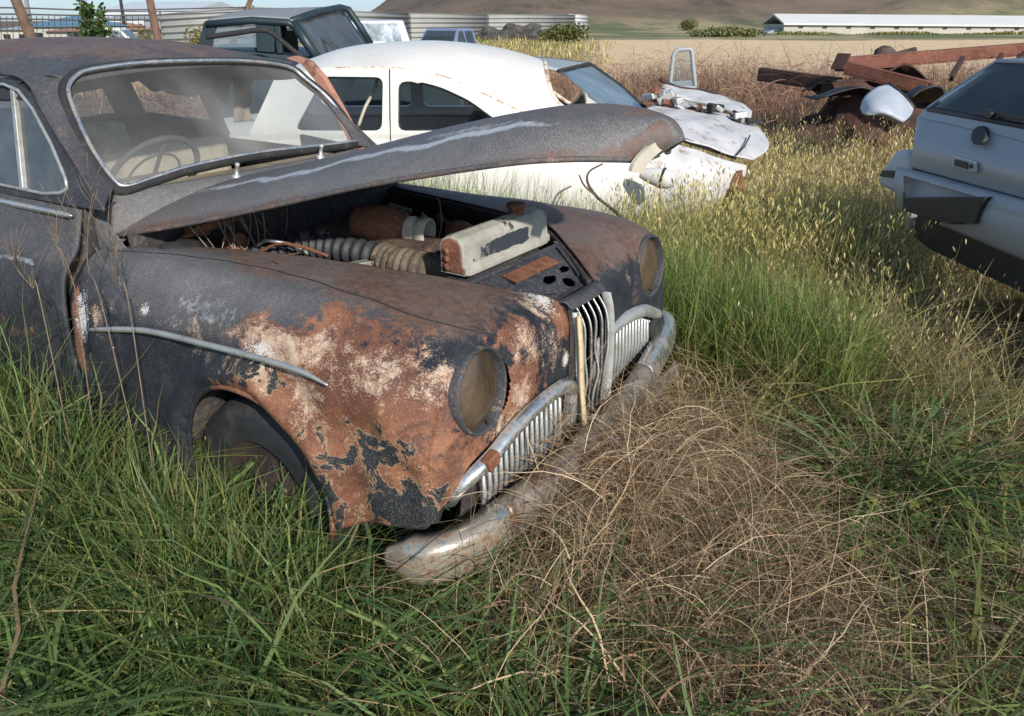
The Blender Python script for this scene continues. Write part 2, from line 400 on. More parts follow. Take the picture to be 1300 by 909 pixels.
#@@STRUCT
# ---------------------------------------------------------------- ground, hills
def hz(x, y):
    "terrain height"
    x = np.asarray(x, float); y = np.asarray(y, float)
    r = x/np.maximum(y, 1); s = np.clip((r+.20)/.22, 0, 1); s = s*s*(3-2*s)
    t = np.clip((y-130)/300, 0, 1); h1 = (t*t*(3-2*t))*70*s*(1+.15*np.sin(x*.02+1))
    t2 = np.clip((y-118-np.clip(.2*x, -30, 60)*.3)/60, 0, 1); s2 = np.clip((r-.40)/.14, 0, 1); h2 = t2*7*s2
    return h1+h2+np.where(y < 30, .03*np.sin(x*1.3)*np.cos(y*1.1), 0)
xs = np.concatenate([np.linspace(-700, -30, 40), np.linspace(-28, 28, 57), np.linspace(30, 700, 60)])
ys = np.concatenate([np.linspace(-30, 30, 61), np.linspace(32, 120, 30), np.linspace(125, 900, 70)])
XX, YY = np.meshgrid(xs, ys, indexing='ij'); ZZ = hz(XX, YY)
V = np.stack([XX, YY, ZZ], -1).reshape(-1, 3); ny = len(ys)
Fc = [(i*ny+j, (i+1)*ny+j, (i+1)*ny+j+1, i*ny+j+1) for i in range(len(xs)-1) for j in range(ny-1)]
g = link('ground', mesh('ground', V, Fc), M['ground']); tag(g, kind='structure')

# ================================================================ THE OLD SALOON CAR
car = empty('saloon_car', CO, TH, label='rusted black vintage saloon with raised bonnet, wedged in tall grass, nearest the camera', cat='car')
def L(p): return (p[0], -p[1], p[2])                # (a forward, b to its right, z) -> local
def Lnet(net, s=1): return [[(p[0], -s*p[1], p[2]) for p in row] for row in net]
def blob(P, c, r, k=1):
    d = np.sqrt((((P-np.array(c))/np.array(r))**2).sum(1)); return k*np.clip(1.25-d*.75, 0, 1)
def mx(*a): return np.maximum.reduce(a)
SG = [1]
def wear_wing(P):
    P = P*np.array([1, -SG[0], 1]); a, b, z = P.T; one = np.ones(len(P))
    side = b > .3
    if SG[0] > 0:
        rust = mx(blob(P, (-.22, .80, .70), (.38, .25, .32)), blob(P, (-.02, .78, .52), (.28, .3, .22)), blob(P, (-.48, .82, .88), (.34, .2, .10), .62), blob(P, (-.22, .72, .94), (.30, .16, .07), .62), blob(P, (.06, .38, .88), (.10, .30, .10), .56),
                  blob(P, (.08, .40, .72), (.06, .16, .16), .72), blob(P, (.04, .16, .86), (.08, .06, .1), .8), blob(P, (-.33, .80, .42), (.16, .2, .25), .8), blob(P, (-1.37, .84, .78), (.03, .1, .2), .8))
        cream = mx(blob(P, (-.42, .80, .865), (.22, .12, .075), .72), blob(P, (-.20, .76, .88), (.16, .12, .06), .60), blob(P, (-.32, .83, .76), (.10, .12, .07), .62), blob(P, (-.08, .76, .83), (.13, .1, .08), .62),
                   blob(P, (-.52, .83, .80), (.15, .1, .05), .6), blob(P, (.09, .40, .72), (.04, .07, .08), .7), blob(P, (.0, .22, .89), (.12, .09, .08), .55), blob(P, (.07, .33, .83), (.07, .20, .10), .56), blob(P, (.0, .70, .89), (.12, .12, .06), .66), blob(P, (-.07, .80, .68), (.06, .06, .02), .8), blob(P, (.07, .50, .66), (.03, .06, .05), .7), blob(P, (-.55, .80, .875), (.34, .12, .05), .66), blob(P, (-.12, .79, .86), (.20, .12, .09), .72), blob(P, (-.30, .80, .90), (.22, .1, .04), .68),
                   blob(P, (-.76, .83, .80), (.12, .12, .05), .4), blob(P, (-1.24, .83, .84), (.14, .1, .10), .50))
        white = mx(blob(P, (-.52, .83, .845), (.16, .1, .035), .55), blob(P, (-.02, .17, .885), (.10, .06, .07), .62), blob(P, (-1.34, .84, .80), (.05, .1, .14), .62), blob(P, (-1.04, .81, .86), (.055, .06, .03), .50), blob(P, (.08, .15, .72), (.03, .03, .03), .7))
        flake = mx(blob(P, (-.10, .80, .66), (.15, .1, .09), .58), blob(P, (-.22, .82, .60), (.10, .1, .06), .46), blob(P, (.0, .78, .49), (.20, .1, .11), .74), blob(P, (-.50, .82, .80), (.14, .08, .05), .55), blob(P, (-.30, .80, .66), (.14, .1, .12), .36), blob(P, (-.05, .76, .78), (.12, .1, .1), .22), blob(P, (-.25, .82, .50), (.06, .1, .12), .55), blob(P, (.08, .26, .76), (.05, .09, .09), .36))
        top = np.clip((z-.90)/.06, 0, 1)
        inb = np.clip((.68-b)/.10, 0, 1); brown = .60*top*inb*np.clip((a+1.3)/.5, .6, 1)+.26*np.clip((z-.8)/.1, 0, 1)*np.clip((a+1.0)/.4, .3, 1)
        dust = .55*top+.12*np.clip(z-.6, 0, 1)+mx(blob(P, (-.85, .76, .90), (.45, .2, .08), .75))
        chalk = mx(blob(P, (-.75, .79, .90), (.22, .1, .035), .42))
        dust = dust*np.where((z < .62), .2, 1)
    else:
        top = np.clip((z-.85)/.08, 0, 1)
        rust = mx(blob(P, (-.08, .66, .92), (.2, .2, .1), .42), blob(P, (.06, .40, .74), (.05, .05, .12), .5), blob(P, (.08, .52, .64), (.05, .12, .05), .9)); cream = mx(blob(P, (.06, .36, .84), (.08, .05, .12), .40))
        white = one*0; flake = one*0; chalk = one*0; brown = .75*top*np.clip((a+.75)/.25, 0, 1)+.1; dust = .5*top
    return dict(rust=rust, cream=cream, white=white, flake=flake, brown=brown, dust=dust, chalk=chalk)
HLC, HLR = (.060, .575, .788), .112
wing_net = [
 [(-1.40, .66, .955), (-1.41, .69, .962), (-1.41, .71, .958), (-1.41, .765, .925), (-1.41, .825, .84), (-1.40, .85, .70), (-1.40, .845, .5), (-1.40, .82, .30)],
 [(-1.15, .555, .975), (-1.15, .60, .98), (-1.15, .65, .975), (-1.15, .73, .945), (-1.15, .805, .865), (-1.15, .835, .72), (-1.15, .835, .5), (-1.15, .81, .30)],
 [(-.85, .47, .985), (-.85, .53, .988), (-.85, .60, .984), (-.85, .70, .955), (-.85, .79, .875), (-.85, .825, .75), (-.85, .83, .55), (-.85, .82, .32)],
 [(-.55, .41, .985), (-.55, .50, .99), (-.55, .60, .989), (-.55, .70, .963), (-.55, .785, .89), (-.55, .83, .77), (-.55, .845, .60), (-.55, .82, .34)],
 [(-.30, .35, .975), (-.30, .47, .98), (-.30, .60, .976), (-.30, .695, .948), (-.30, .78, .88), (-.30, .825, .76), (-.30, .835, .60), (-.30, .81, .38)],
 [(-.12, .23, .935), (-.12, .40, .956), (-.12, .59, .955), (-.12, .68, .925), (-.12, .765, .855), (-.12, .805, .74), (-.12, .81, .58), (-.12, .79, .435)],
 [(.01, .125, .892), (.01, .30, .905), (.02, .53, .925), (.02, .655, .895), (.02, .74, .815), (.02, .775, .70), (.02, .785, .56), (.01, .775, .46)],
 [(.055, .115, .84), (.062, .28, .85), (.045, .46, .885), (.048, .60, .875), (.045, .70, .80), (.04, .75, .69), (.04, .765, .57), (.035, .76, .48)],
 [(.065, .12, .75), (.078, .29, .76), (.080, .46, .775), (.075, .60, .77), (.068, .69, .71), (.06, .735, .62), (.055, .75, .55), (.045, .745, .48)],
 [(.065, .13, .635), (.078, .30, .665), (.082, .45, .66), (.078, .56, .63), (.068, .645, .60), (.055, .70, .54), (.045, .72, .51), (.035, .73, .47)]]
def arch(a, b, z): return (a+.565)**2+(z-.42)**2 < .308**2 and abs(b) > .55
def lamp(a, b, z): return (abs(b)-HLC[1])**2+(z-HLC[2])**2 < (HLR*1.01)**2 and a > -.06
def dent(G):
    G = G.copy(); A = G.reshape(-1, 3)
    for c, r, d in (((-.16, .80, .70), (.09, .2, .06), .026), ((-.03, .80, .62), (.05, .2, .04), .022), ((-.30, .80, .88), (.05, .2, .05), .010), ((-.08, .78, .80), (.03, .2, .12), -.010), ((-.85, .82, .70), (.12, .2, .08), .014), ((.0, .78, .56), (.09, .2, .06), .012), ((-.28, .82, .82), (.12, .2, .05), -.008)):
        w_ = np.exp(-((((A*[1, -1, 1])-np.array(c))/np.array(r))**2).sum(1)); A[:, 1] += d*w_; 
    dd = np.sqrt((A[:, 0]+.575)**2+(A[:, 2]-.42)**2); A[:, 1] -= .022*np.exp(-((dd-.345)/.035)**2)*(A[:, 2] > .3); A[:, 1] += .010*np.exp(-((dd-.43)/.04)**2)
    A[:, 1] += .0025*np.sin(A[:, 0]*31+A[:, 2]*17)+.002*np.sin(A[:, 0]*13-A[:, 2]*41)
    return A.reshape(G.shape)
def swoop_tube(mb, P, r, n=60, seg=8): mb.tube(cr(P, n), r, seg)
FS = (-.05, .03)      # the far corner of the nose is pushed back and up a little
def farshift(G):
    G = G.copy(); A = G.reshape(-1, 3); k = np.clip((np.abs(A[:, 1])-.10)/.3, 0, 1)*np.clip((A[:, 0]+.45)/.4, 0, 1); A[:, 0] += FS[0]*k; A[:, 2] += FS[1]*k; return A.reshape(G.shape)
for s in (1, -1):
    SG[0] = s; sx_, sz_ = (0, 0) if s > 0 else FS
    wg = patch('front_wing', Lnet(wing_net, s), 150, 130, M['old'], car, .005, hole=lambda x, y, z: arch(x, y, z) or lamp(x-(sx_ if s < 0 else 0), y, z-(sz_ if s < 0 else 0)), warp=dent if s > 0 else farshift, attr=wear_wing)
    if s > 0: wg['label'] = 'near front wing scabbed with orange rust and cream primer'
    else: wg['label'] = 'far front wing with an even brown rust film on top'
    # rolled arch lip
    mb = MB(); pts = []
    for t in np.linspace(math.radians(-12), math.radians(192), 40):
        pts.append(L((-.565+.308*math.cos(t), s*(.847-.02*abs(math.cos(t))), .42+.308*math.sin(t))))
    G = np.array(pts); mb.tube(G, .009, 8); mb.build('arch_lip', M['old'], wg, True, attr=lambda P: {k: v+(.15 if k == 'rust' else 0) for k, v in wear_wing(P).items()})
    # seam bead along the crown
    if s > 0:
        gw = dent(grid(Lnet(wing_net, s), 150, 130)); j = int(129*2/7)
        sm = MB(); sm.tube([p+np.array([0, 0, .0012]) for p in gw[3:114, j+1]], .0034, 6); sm.build('seam', M['blackrub'], wg, True)
        gl = [onsurf(px, py, lambda a, b, z: b-.852) for px, py in ((112, 419), (157, 419), (194, 423), (262, 440), (318, 455), (374, 473), (410, 492))]
        P = cr([L((p[0], .848-.012*i/6, p[2])) for i, p in enumerate(gl)], 50)
        tm = MB(); tm.tube(P, list(np.interp(np.arange(50), [0, 6, 40, 49], [.006, .010, .009, .003])), 8); tm.build('side_trim', M['alloy'], wg, True)
    # headlamp
    ax = Vector((.985, .06 if s > 0 else .0, .10)).normalized(); c = Vector(L((HLC[0]+sx_, s*HLC[1], HLC[2]+sz_)))
    hl = MB().lathe([(-.07, HLR*1.06), (.004, HLR*1.06), (.013, HLR*1.035), (.015, HLR*.985), (.008, HLR*.955), (-.012, HLR*.94), (-.02, HLR*.91)], c, ax, 48).build('headlamp', M['old'], wg, True, attr=lambda P: dict(rust=np.full(len(P), .28), dust=np.full(len(P), .35), flake=np.full(len(P), .2)))
    hl['label'] = 'empty near headlamp bowl, rust inside' if s > 0 else 'empty far headlamp bowl'
    MB().lathe([(-.02, HLR*.92), (-.035, HLR*.82), (-.06, HLR*.62), (-.078, HLR*.3), (-.082, 0.001)], c, ax, 40).build('lamp_bowl', M['bowl'] if 'bowl' in M else M['rust'], hl, True)
    ln = MB().lathe([(-.012, HLR*.93), (.0, HLR*.80), (.010, HLR*.5), (.014, HLR*.2), (.015, .001)], c, ax, 40).build('lens', M['lens'], hl, True)
    hw = MB(); hw.tube(cr([c+ax*-.03+Vector((0, .03, -.03)), c+ax*.0+Vector((0, .02, -.07)), c+ax*.015+Vector((0, .015, -.11)), c+ax*.02+Vector((0, .0, -.15))], 20), .0035, 6).build('lamp_wire', M['blackrub'], hl, True)
# nose strip around the grille (shell between the two wings)
patch('nose_cap', Lnet([[(.018, .120, .885), (.012, 0, .878), (.018, -.120, .885)], [(.045, .118, .887), (.052, 0, .889), (.045, -.118, .887)], [(.068, .112, .866), (.078, 0, .870), (.068, -.112, .866)]]), 12, 24, M['old'], car, .004, attr=lambda P: dict(brown=np.full(len(P), .3), dust=np.full(len(P), .4)))
# central grille
gr = empty('centre_grille'); gr.parent = car
def gshell(s):
    return cr([(.072, s*.118, .862), (.085, s*.122, .80), (.092, s*.122, .70), (.095, s*.115, .60), (.098, s*.100, .50), (.10, s*.088, .42)], 40)
mb = MB()
for s in (1, -1):
    G = gshell(s); W_ = .028
    V = []; Fq = []
    for i, p in enumerate(G):
        for q in ((0, 0), (.012, -.004), (.012, -.020 if s > 0 else -.007), (-.02, -.032 if s > 0 else -.010)):
            V.append(L((p[0]+q[0], p[1]+s*q[1], p[2])))
    for i in range(39):
        for j in range(3): Fq.append((i*4+j, (i+1)*4+j, (i+1)*4+j+1, i*4+j+1))
    mb.add(V, Fq)
mb.build('grille_shell', M['alloy'], gr, True)
for i, b in enumerate(np.linspace(.060, -.088, 5)):
    bend = [0, .006, -.008, .004, .012, -.004, 0][i]
    mb = MB(); P = cr([L((.045, b*.95, .868)), L((.085, b, .80)), L((.090+bend, b+bend, .70)), L((.098, b*.92+bend*1.2, .62)), L((.088, b*.84, .54)), L((.088, b*.78, .45))], 30)
    V = []; Fq = []
    for k, p in enumerate(P):
        p = np.array(p)
        for q in ((-.009, .0), (0, .0028), (.004, 0), (0, -.0028)): V.append(p+np.array([q[0], q[1], 0]))
    for k in range(29):
        for j in range(4): Fq.append((k*4+j, (k+1)*4+j, (k+1)*4+(j+1) % 4, k*4+(j+1) % 4))
    mb.add(V, Fq).build('grille_bar', M['chromeb'] if i % 2 else M['alloy'], gr, True)
mb = MB(); mb.box(L((-.03, 0, .64)), (.01, .22, .44)); mb.build('grille_back', M['bay'], gr)
mb = MB(); P = cr([L((.098, .128, .858)), L((.112, .135, .76)), L((.118, .135, .66)), L((.122, .125, .56)), L((.122, .108, .47)), L((.12, .112, .40))], 30)
V = []; Fq = []
for k, p in enumerate(P):
    for q in ((0, .012), (.008, .010), (.008, -.010), (0, -.012)): V.append(np.array(p)+np.array([q[0], q[1], 0]))
for k in range(29):
    for j in range(4): Fq.append((k*4+j, (k+1)*4+j, (k+1)*4+(j+1) % 4, k*4+(j+1) % 4))
mb.add(V, Fq).build('grille_edge_strip', M['creamstrip'], car, True)
# lower side grilles
def side_grille(s):
    e = empty('side_grille', (0, 0, 0) if s > 0 else (-.045, 0, .04)); e.parent = car
    top = [(.085, .135, .50), (.090, .130, .58), (.094, .145, .632), (.100, .22, .660), (.104, .36, .662), (.102, .48, .640), (.094, .57, .600), (.078, .64, .568), (.055, .672, .53), (.03, .672, .49)]
    G = cr([L((p[0], s*p[1], p[2])) for p in top], 60)
    C0 = np.array(L((.09, s*.40, .48))); V = []; Fq = []
    for i, p in enumerate(G):
        t = G[min(i+1, 59)]-G[max(i-1, 0)]; t = t/np.linalg.norm(t)
        n = np.cross(t, [1, 0, 0]); n /= np.linalg.norm(n)
        if n@(C0-p) > 0: n = -n
        wd = .019
        for q in ((-.012, 1.1), (.010, .9), (.018, .2), (.016, -.6), (.004, -1.2), (-.015, -1.2)):
            V.append(p+n*q[1]*wd+np.array([q[0], 0, 0]))
    k = 6
    for i in range(59):
        for j in range(k-1): Fq.append((i*k+j, (i+1)*k+j, (i+1)*k+j+1, i*k+j+1))
    MB().add(V, Fq).build('grille_frame', M['chromeb'] if s > 0 else M['alloy'], e, True)
    # plate with bars
    for i in range(16):
        b = .195+i*.0265
        zt = np.interp(b, [.135, .22, .36, .48, .57, .635], [.60, .645, .645, .622, .583, .54])-.012; zb = .425+.01*math.sin(i)
        if zt-zb < .02: continue
        m2 = MB(); m2.tube([L((.062, s*b, zb)), L((.078, s*b, zb+.012)), L((.083, s*b, (zb+zt)/2)), L((.079, s*b, zt-.01)), L((.062, s*b, zt))], [.004, .0065, .0072, .0065, .004], 8).build('grille_bar', M['alloy'], e, True)
    m3 = MB(); zz = [L((.045, s*b, z)) for b, z in ((.14, .63), (.22, .65), (.36, .65), (.48, .625), (.57, .59), (.64, .54), (.66, .40), (.14, .40))]
    m3.add(zz, [tuple(range(8))]).build('grille_back', M['bay'], e)
    if s < 0:
        MB().lathe([(0, .045), (.02, .045), (.024, .036), (.006, .030), (0, .001)], L((.085, -.585, .53)), (1, 0, 0), 24).build('side_lamp', M['blackrub'], e, True)
    else:
        MB().box(L((.100, .585, .598)), (.03, .05, .04), Matrix.Rotation(.3, 3, 'X')).build('trim_clip', M['rust'], e, bevel=.006)
for s in (1, -1): side_grille(s)
# bumper
bp = empty('front_bumper'); bp.parent = car
mid = [(-.14, -.86, .49), (-.01, -.83, .50), (.055, -.74, .495), (.10, -.52, .475), (.145, -.25, .455), (.165, .0, .44), (.175, .32, .43), (.155, .56, .42), (.125, .71, .405), (.055, .81, .395), (-.06, .835, .385)]
Gm = cr([L(p) for p in mid], 120); prof = [(-.045, -.058), (-.012, -.066), (.004, -.058), (.013, -.040), (.018, .0), (.013, .036), (.006, .050), (-.010, .058), (-.042, .060)]
def bump_sec(i0, i1, name, mat, off=0):
    V = []; Fq = []; k = len(prof); n = 0
    for i in range(i0, i1):
        p = Gm[i]; t = Gm[min(i+1, 119)]-Gm[max(i-1, 0)]; t[2] = 0; t /= np.linalg.norm(t); o_ = np.cross([0, 0, 1.], t)
        if o_@(p-np.array([-.6, 0, .4])) < 0: o_ = -o_
        e = min(i, 119-i); sh = min(1, .35+e/10)
        for q in prof: V.append(p+o_*(q[0]*sh+off)+np.array([0, 0, q[1]*sh]))
        n += 1
    Fq = [(i*k+j, (i+1)*k+j, (i+1)*k+j+1, i*k+j+1) for i in range(n-1) for j in range(k-1)]
    o = MB().add(V, Fq).build(name, mat, bp, True); m = o.modifiers.new('s', 'SOLIDIFY'); m.thickness = .003; m.offset = -1; return o
bump_sec(0, 44, 'bumper_end', M['chromeb'])['label'] = 'bright far bumper end'
bump_sec(43, 86, 'bumper_blade', M['bumperdirt']); bump_sec(85, 120, 'bumper_end', M['bumper'])['label'] = 'pitted chrome near bumper end'
MB().bar(L((.12, .06, .50)), L((.25, .0, .37)), .035, .012).bar(L((.25, 0, .37)), L((.28, -.02, .33)), .03, .01).build('bumper_bracket', M['alloy'], bp, bevel=.003)
for b_ in (.45, -.45): MB().bar(L((-.1, b_, .42)), L((.12, b_, .42)), .05, .03).build('bumper_iron', M['rust'], bp)
patch('front_valance', Lnet([[(.10, .70, .41), (.12, .35, .41), (.12, 0, .40), (.12, -.35, .41), (.10, -.70, .41)], [(.13, .66, .36), (.15, .35, .35), (.15, 0, .35), (.15, -.35, .35), (.13, -.66, .36)], [(.02, .66, .27), (.04, .35, .26), (.04, 0, .26), (.04, -.35, .26), (.02, -.66, .27)]]), 12, 40, M['bumperdirt'], car, .004)
# ---- engine bay
be = [(-1.40, .66, .95), (-1.15, .555, .97), (-.85, .47, .98), (-.55, .41, .98), (-.30, .35, .97), (-.12, .23, .93), (.01, .125, .887)]
for s in (1, -1):
    n_ = [[(p[0], p[1]*s, p[2]) for p in be], [(p[0], (p[1]-.02)*s, p[2]-.03) for p in be], [(p[0], (p[1]+(.03 if p[0] < -.2 else .1))*s, .70) for p in be], [(p[0], max(p[1], .35)*s, .35) for p in be]]
    patch('inner_wing', Lnet(n_), 24, 50, M['bay'], car, .004)
patch('firewall', Lnet([[(-1.30, .66, 1.02), (-1.30, 0, 1.06), (-1.30, -.66, 1.02)], [(-1.28, .66, .70), (-1.28, 0, .70), (-1.28, -.66, .70)], [(-1.2, .66, .35), (-1.2, 0, .35), (-1.2, -.66, .35)]]), 20, 20, M['bay'], car, .01)
MB().box(L((-.6, 0, .30)), (1.4, 1.1, .02)).build('bay_floor', M['bay'], car)
# slam panel between radiator and grille
sl = [[(-.22, .29, .935), (-.22, .1, .925), (-.22, -.1, .925), (-.22, -.29, .935)], [(-.12, .21, .905), (-.12, .07, .885), (-.12, -.07, .885), (-.12, -.21, .905)], [(-.04, .155, .872), (-.04, .05, .845), (-.04, -.05, .845), (-.04, -.155, .872)], [(.02, .115, .868), (.02, .04, .865), (.02, -.04, .865), (.02, -.115, .868)]]
def slhole(x, y, z): return (((x+.07)/.022)**2+((y-.11)/.02)**2 < 1) or (((x+.115)/.016)**2+((y-.06)/.035)**2 < 1) or (((x+.115)/.014)**2+((y-.155)/.022)**2 < 1)
slp = patch('slam_panel', Lnet(sl), 60, 80, M['slam'], car, .004, hole=slhole)
MB().box(L((-.165, -.03, .918)), (.055, .26, .008), Matrix.Rotation(.2, 3, 'Y')).build('rusty_plate', M['rust'], slp, bevel=.002)
sr = MB()
for s in (1, -1): sr.bar(L((-.22, s*.27, .945)), L((-.05, s*.15, .885)), .018, .012)
sr.bar(L((-.205, .27, .94)), L((-.205, -.27, .94)), .012, .012).bar(L((-.06, -.02, .863)), L((-.09, .12, .885)), .012, .008).build('panel_rib', M['slam'], slp, bevel=.003)
# radiator
rd = empty('radiator'); rd.parent = car
RA = -.275
def radsec(b, sc_=1):
    return [L((RA+x*sc_, b, 1.012+z*sc_)) for x, z in ((-.048, -.055), (-.048, .035), (-.038, .054), (-.01, .062), (.022, .054), (.036, .035), (.040, -.035), (.052, -.045), (.052, -.062), (-.048, -.062))]
V = []; bs = [.245, .235, .22, .0, -.22, -.235, -.245]; scs = [.86, .96, 1, 1, 1, .96, .86]
for b, s_ in zip(bs, scs): V += radsec(b, s_)
Fq = [(i*10+j, i*10+(j+1) % 10, (i+1)*10+(j+1) % 10, (i+1)*10+j) for i in range(6) for j in range(10)]+[tuple(range(10)), tuple(range(60, 70))[::-1]]
MB().add(V, Fq).build('top_tank', M['tank'] if 'tank' in M else M['alloy'], rd, False, bevel=.004)
V = radsec(.2455, .87)+radsec(.249, .80); Fq = [(j, (j+1) % 10, 10+(j+1) % 10, 10+j) for j in range(10)]+[tuple(range(10, 20))]
MB().add(V, Fq).build('tank_end', M['rust'], rd, False, bevel=.002)
m2 = MB()
for k in range(3): m2.lathe([(0, .011), (.004, .011), (.006, .001)], L((RA-.02+.0*k, .25, .995+.025*k-.02)), (0, -1, 0), 12)
m2.build('tank_rivet', M['rust'], rd, True)
MB().lathe([(0, .026), (.02, .026), (.022, .034), (.034, .034), (.038, .028), (.038, .001)], L((RA-.01, -.12, 1.068)), (0, 0, 1), 20).build('filler_cap', M['rust'], rd, True)
MB().box(L((RA-.01, 0, .72)), (.05, .46, .45)).build('radiator_core', M['bay'], rd)
# engine and odds and ends
en = empty('engine'); en.parent = car
MB().box(L((-.80, .0, .72)), (.62, .20, .34)).box(L((-.80, .0, .925)), (.56, .13, .07)).build('rocker_cover', M['engine'], en, bevel=.02)
MB().box(L((-.78, -.17, .78)), (.50, .14, .10)).box(L((-.62, .19, .78)), (.30, .14, .2)).build('manifold', M['engine'], en, bevel=.02)
MB().lathe([(0, .001), (.01, .05), (.03, .068), (.10, .075), (.17, .070), (.21, .052), (.24, .046)], L((-.90, .03, .985)), Vector((.92, .2, -.02)), 28).build('air_filter', M['rust'], en, True)
MB().lathe([(0, .048), (.02, .051), (.022, .047), (.045, .047), (.047, .052), (.075, .052), (.085, .050), (.083, .042), (.03, .040), (.0, .040)], L((-.675, -.015, .98)), Vector((.92, .2, -.04)), 28).build('filter_spout', M['creammetal'], en, True)
P = cr([L((-1.22, .30, .86)), L((-1.05, .22, .905)), L((-.9, .16, .92)), L((-.68, .13, .915))], 90)
MB().tube(P, [.044+.007*math.sin(i*1.15) for i in range(90)], 16).build('air_hose', M['hose'], en, True)
P = cr([L((-.68, .13, .915)), L((-.60, .13, .905)), L((-.5, .12, .90)), L((-.33, .10, .90))], 60)
MB().tube(P, [.048+(.006 if (i % 6) < 3 else 0)+(.006 if i > 20 else 0) for i in range(60)], 18).build('intake_pipe', M['pipe'] if 'pipe' in M else M['engine'], en, True)
MB().bar(L((-1.2, -.35, .80)), L((-.3, -.3, .92)), .05, .03).bar(L((-.95, -.5, .9)), L((-.45, -.12, .92)), .03, .03).build('bay_brace', M['engine'], en, bevel=.006)
MB().lathe([(0, .001), (0, .07), (.18, .075), (.18, .001)], L((-1.15, -.42, .72)), (0, 0, 1), 24).box(L((-.95, -.42, .80)), (.16, .13, .14)).build('heater_can', M['bay'], en, bevel=.01)
MB().lathe([(0, .001), (0, .04), (.02, .06), (.10, .06), (.12, .03), (.13, .001)], L((-.60, -.20, .86)), (.2, 0, 1), 24).lathe([(0, .03), (.12, .03), (.12, .001)], L((-.52, -.22, .90)), (1, .1, .1), 16).build('carburettor', M['rust'], en, True)
fb = MB(); fb.tube(cr([L((-1.24, .62, .97)), L((-1.22, .58, .93)), L((-1.24, .5, .98)), L((-1.24, .40, .98))], 20), .012, 8).bar(L((-1.24, .48, 1.0)), L((-1.24, .34, 1.01)), .05, .03).box(L((-1.24, .30, 1.03)), (.05, .12, .06)).lathe([(0, .04), (.05, .04), (.05, .001)], L((-1.22, .33, .93)), (1, 0, 0), 20)
fb.build('wiper_linkage', M['rust'], en, bevel=.003)
MB().lathe([(0, .001), (.0, .05), (.16, .052), (.18, .03), (.18, .001)], L((-1.22, .46, .93)), Vector((.3, -.9, .1)), 24).build('washer_motor', M['blackrub'], en, True)
rw = random.Random(5)
mw = MB()
for k in range(7):
    c0 = np.array([-1.20+.04*rw.random(), .22+.16*rw.random(), 1.02+.04*rw.random()]); dx = rw.uniform(-.12, .12)
    mw.tube(cr([L(c0), L(c0+np.array([.03, dx*.3, -.06-.04*rw.random()])), L(c0+np.array([.04, dx*.8, -.10-.05*rw.random()])), L(c0+np.array([.02, dx*1.3, -.05])), L(c0+np.array([0, dx*1.5, .0]))], 26), rw.uniform(.0015, .0035), 5)
mw.build('wiring_loom', M['wirel'], en, True)
mw = MB(); mw.tube(cr([L((-.6, -.05, .88)), L((-.58, -.08, .98)), L((-.62, -.13, 1.05)), L((-.65, -.15, 1.08))], 20), .003, 6).build('loose_cable', M['rust'], en, True); mw = MB()
mw.tube(cr([L((-1.1, .33, .90)), L((-1.0, .30, .95)), L((-.9, .28, .95)), L((-.8, .26, .93))], 30), .006, 6).build('loose_cable', M['rust'], en, True); mw = MB(); mw.tube(cr([L((-.72, .45, 1.0)), L((-.76, .49, .99)), L((-.74, .54, .995)), L((-.69, .56, 1.0))], 20), .002, 5).build('loose_cable', M['rust'], en, True)
re_ = random.Random(21)
for k in range(22):
    c0 = (re_.uniform(-1.15, -.38), re_.uniform(-.36, .30), re_.uniform(.86, .95)); m_ = M[re_.choice(['rust', 'engine', 'bay', 'alloy', 'engine', 'pipe'])]
    ax_ = Vector((re_.uniform(-1, 1), re_.uniform(-1, 1), re_.uniform(-.2, .6))).normalized(); mb = MB()
    if k % 3 == 0: r_ = re_.uniform(.012, .032); mb.lathe([(0, .001), (0, r_), (.03, r_), (.034, r_*.6), (.07, r_*.6), (.072, .001)], L(c0), ax_, 16)
    elif k % 3 == 1: mb.box(L(c0), (re_.uniform(.03, .12), re_.uniform(.02, .06), re_.uniform(.01, .05)), ax_.to_track_quat('X', 'Z').to_matrix())
    else: mb.tube(cr([L(c0), L(np.array(c0)+[.08, re_.uniform(-.1, .1), .03]), L(np.array(c0)+[.17, re_.uniform(-.1, .1), -.02]), L(np.array(c0)+[.22, re_.uniform(-.1, .1), -.08])], 16), re_.uniform(.004, .012), 7)
    mb.build('engine_fitting', m_, en, k % 3 != 1, bevel=.003 if k % 3 == 1 else 0)
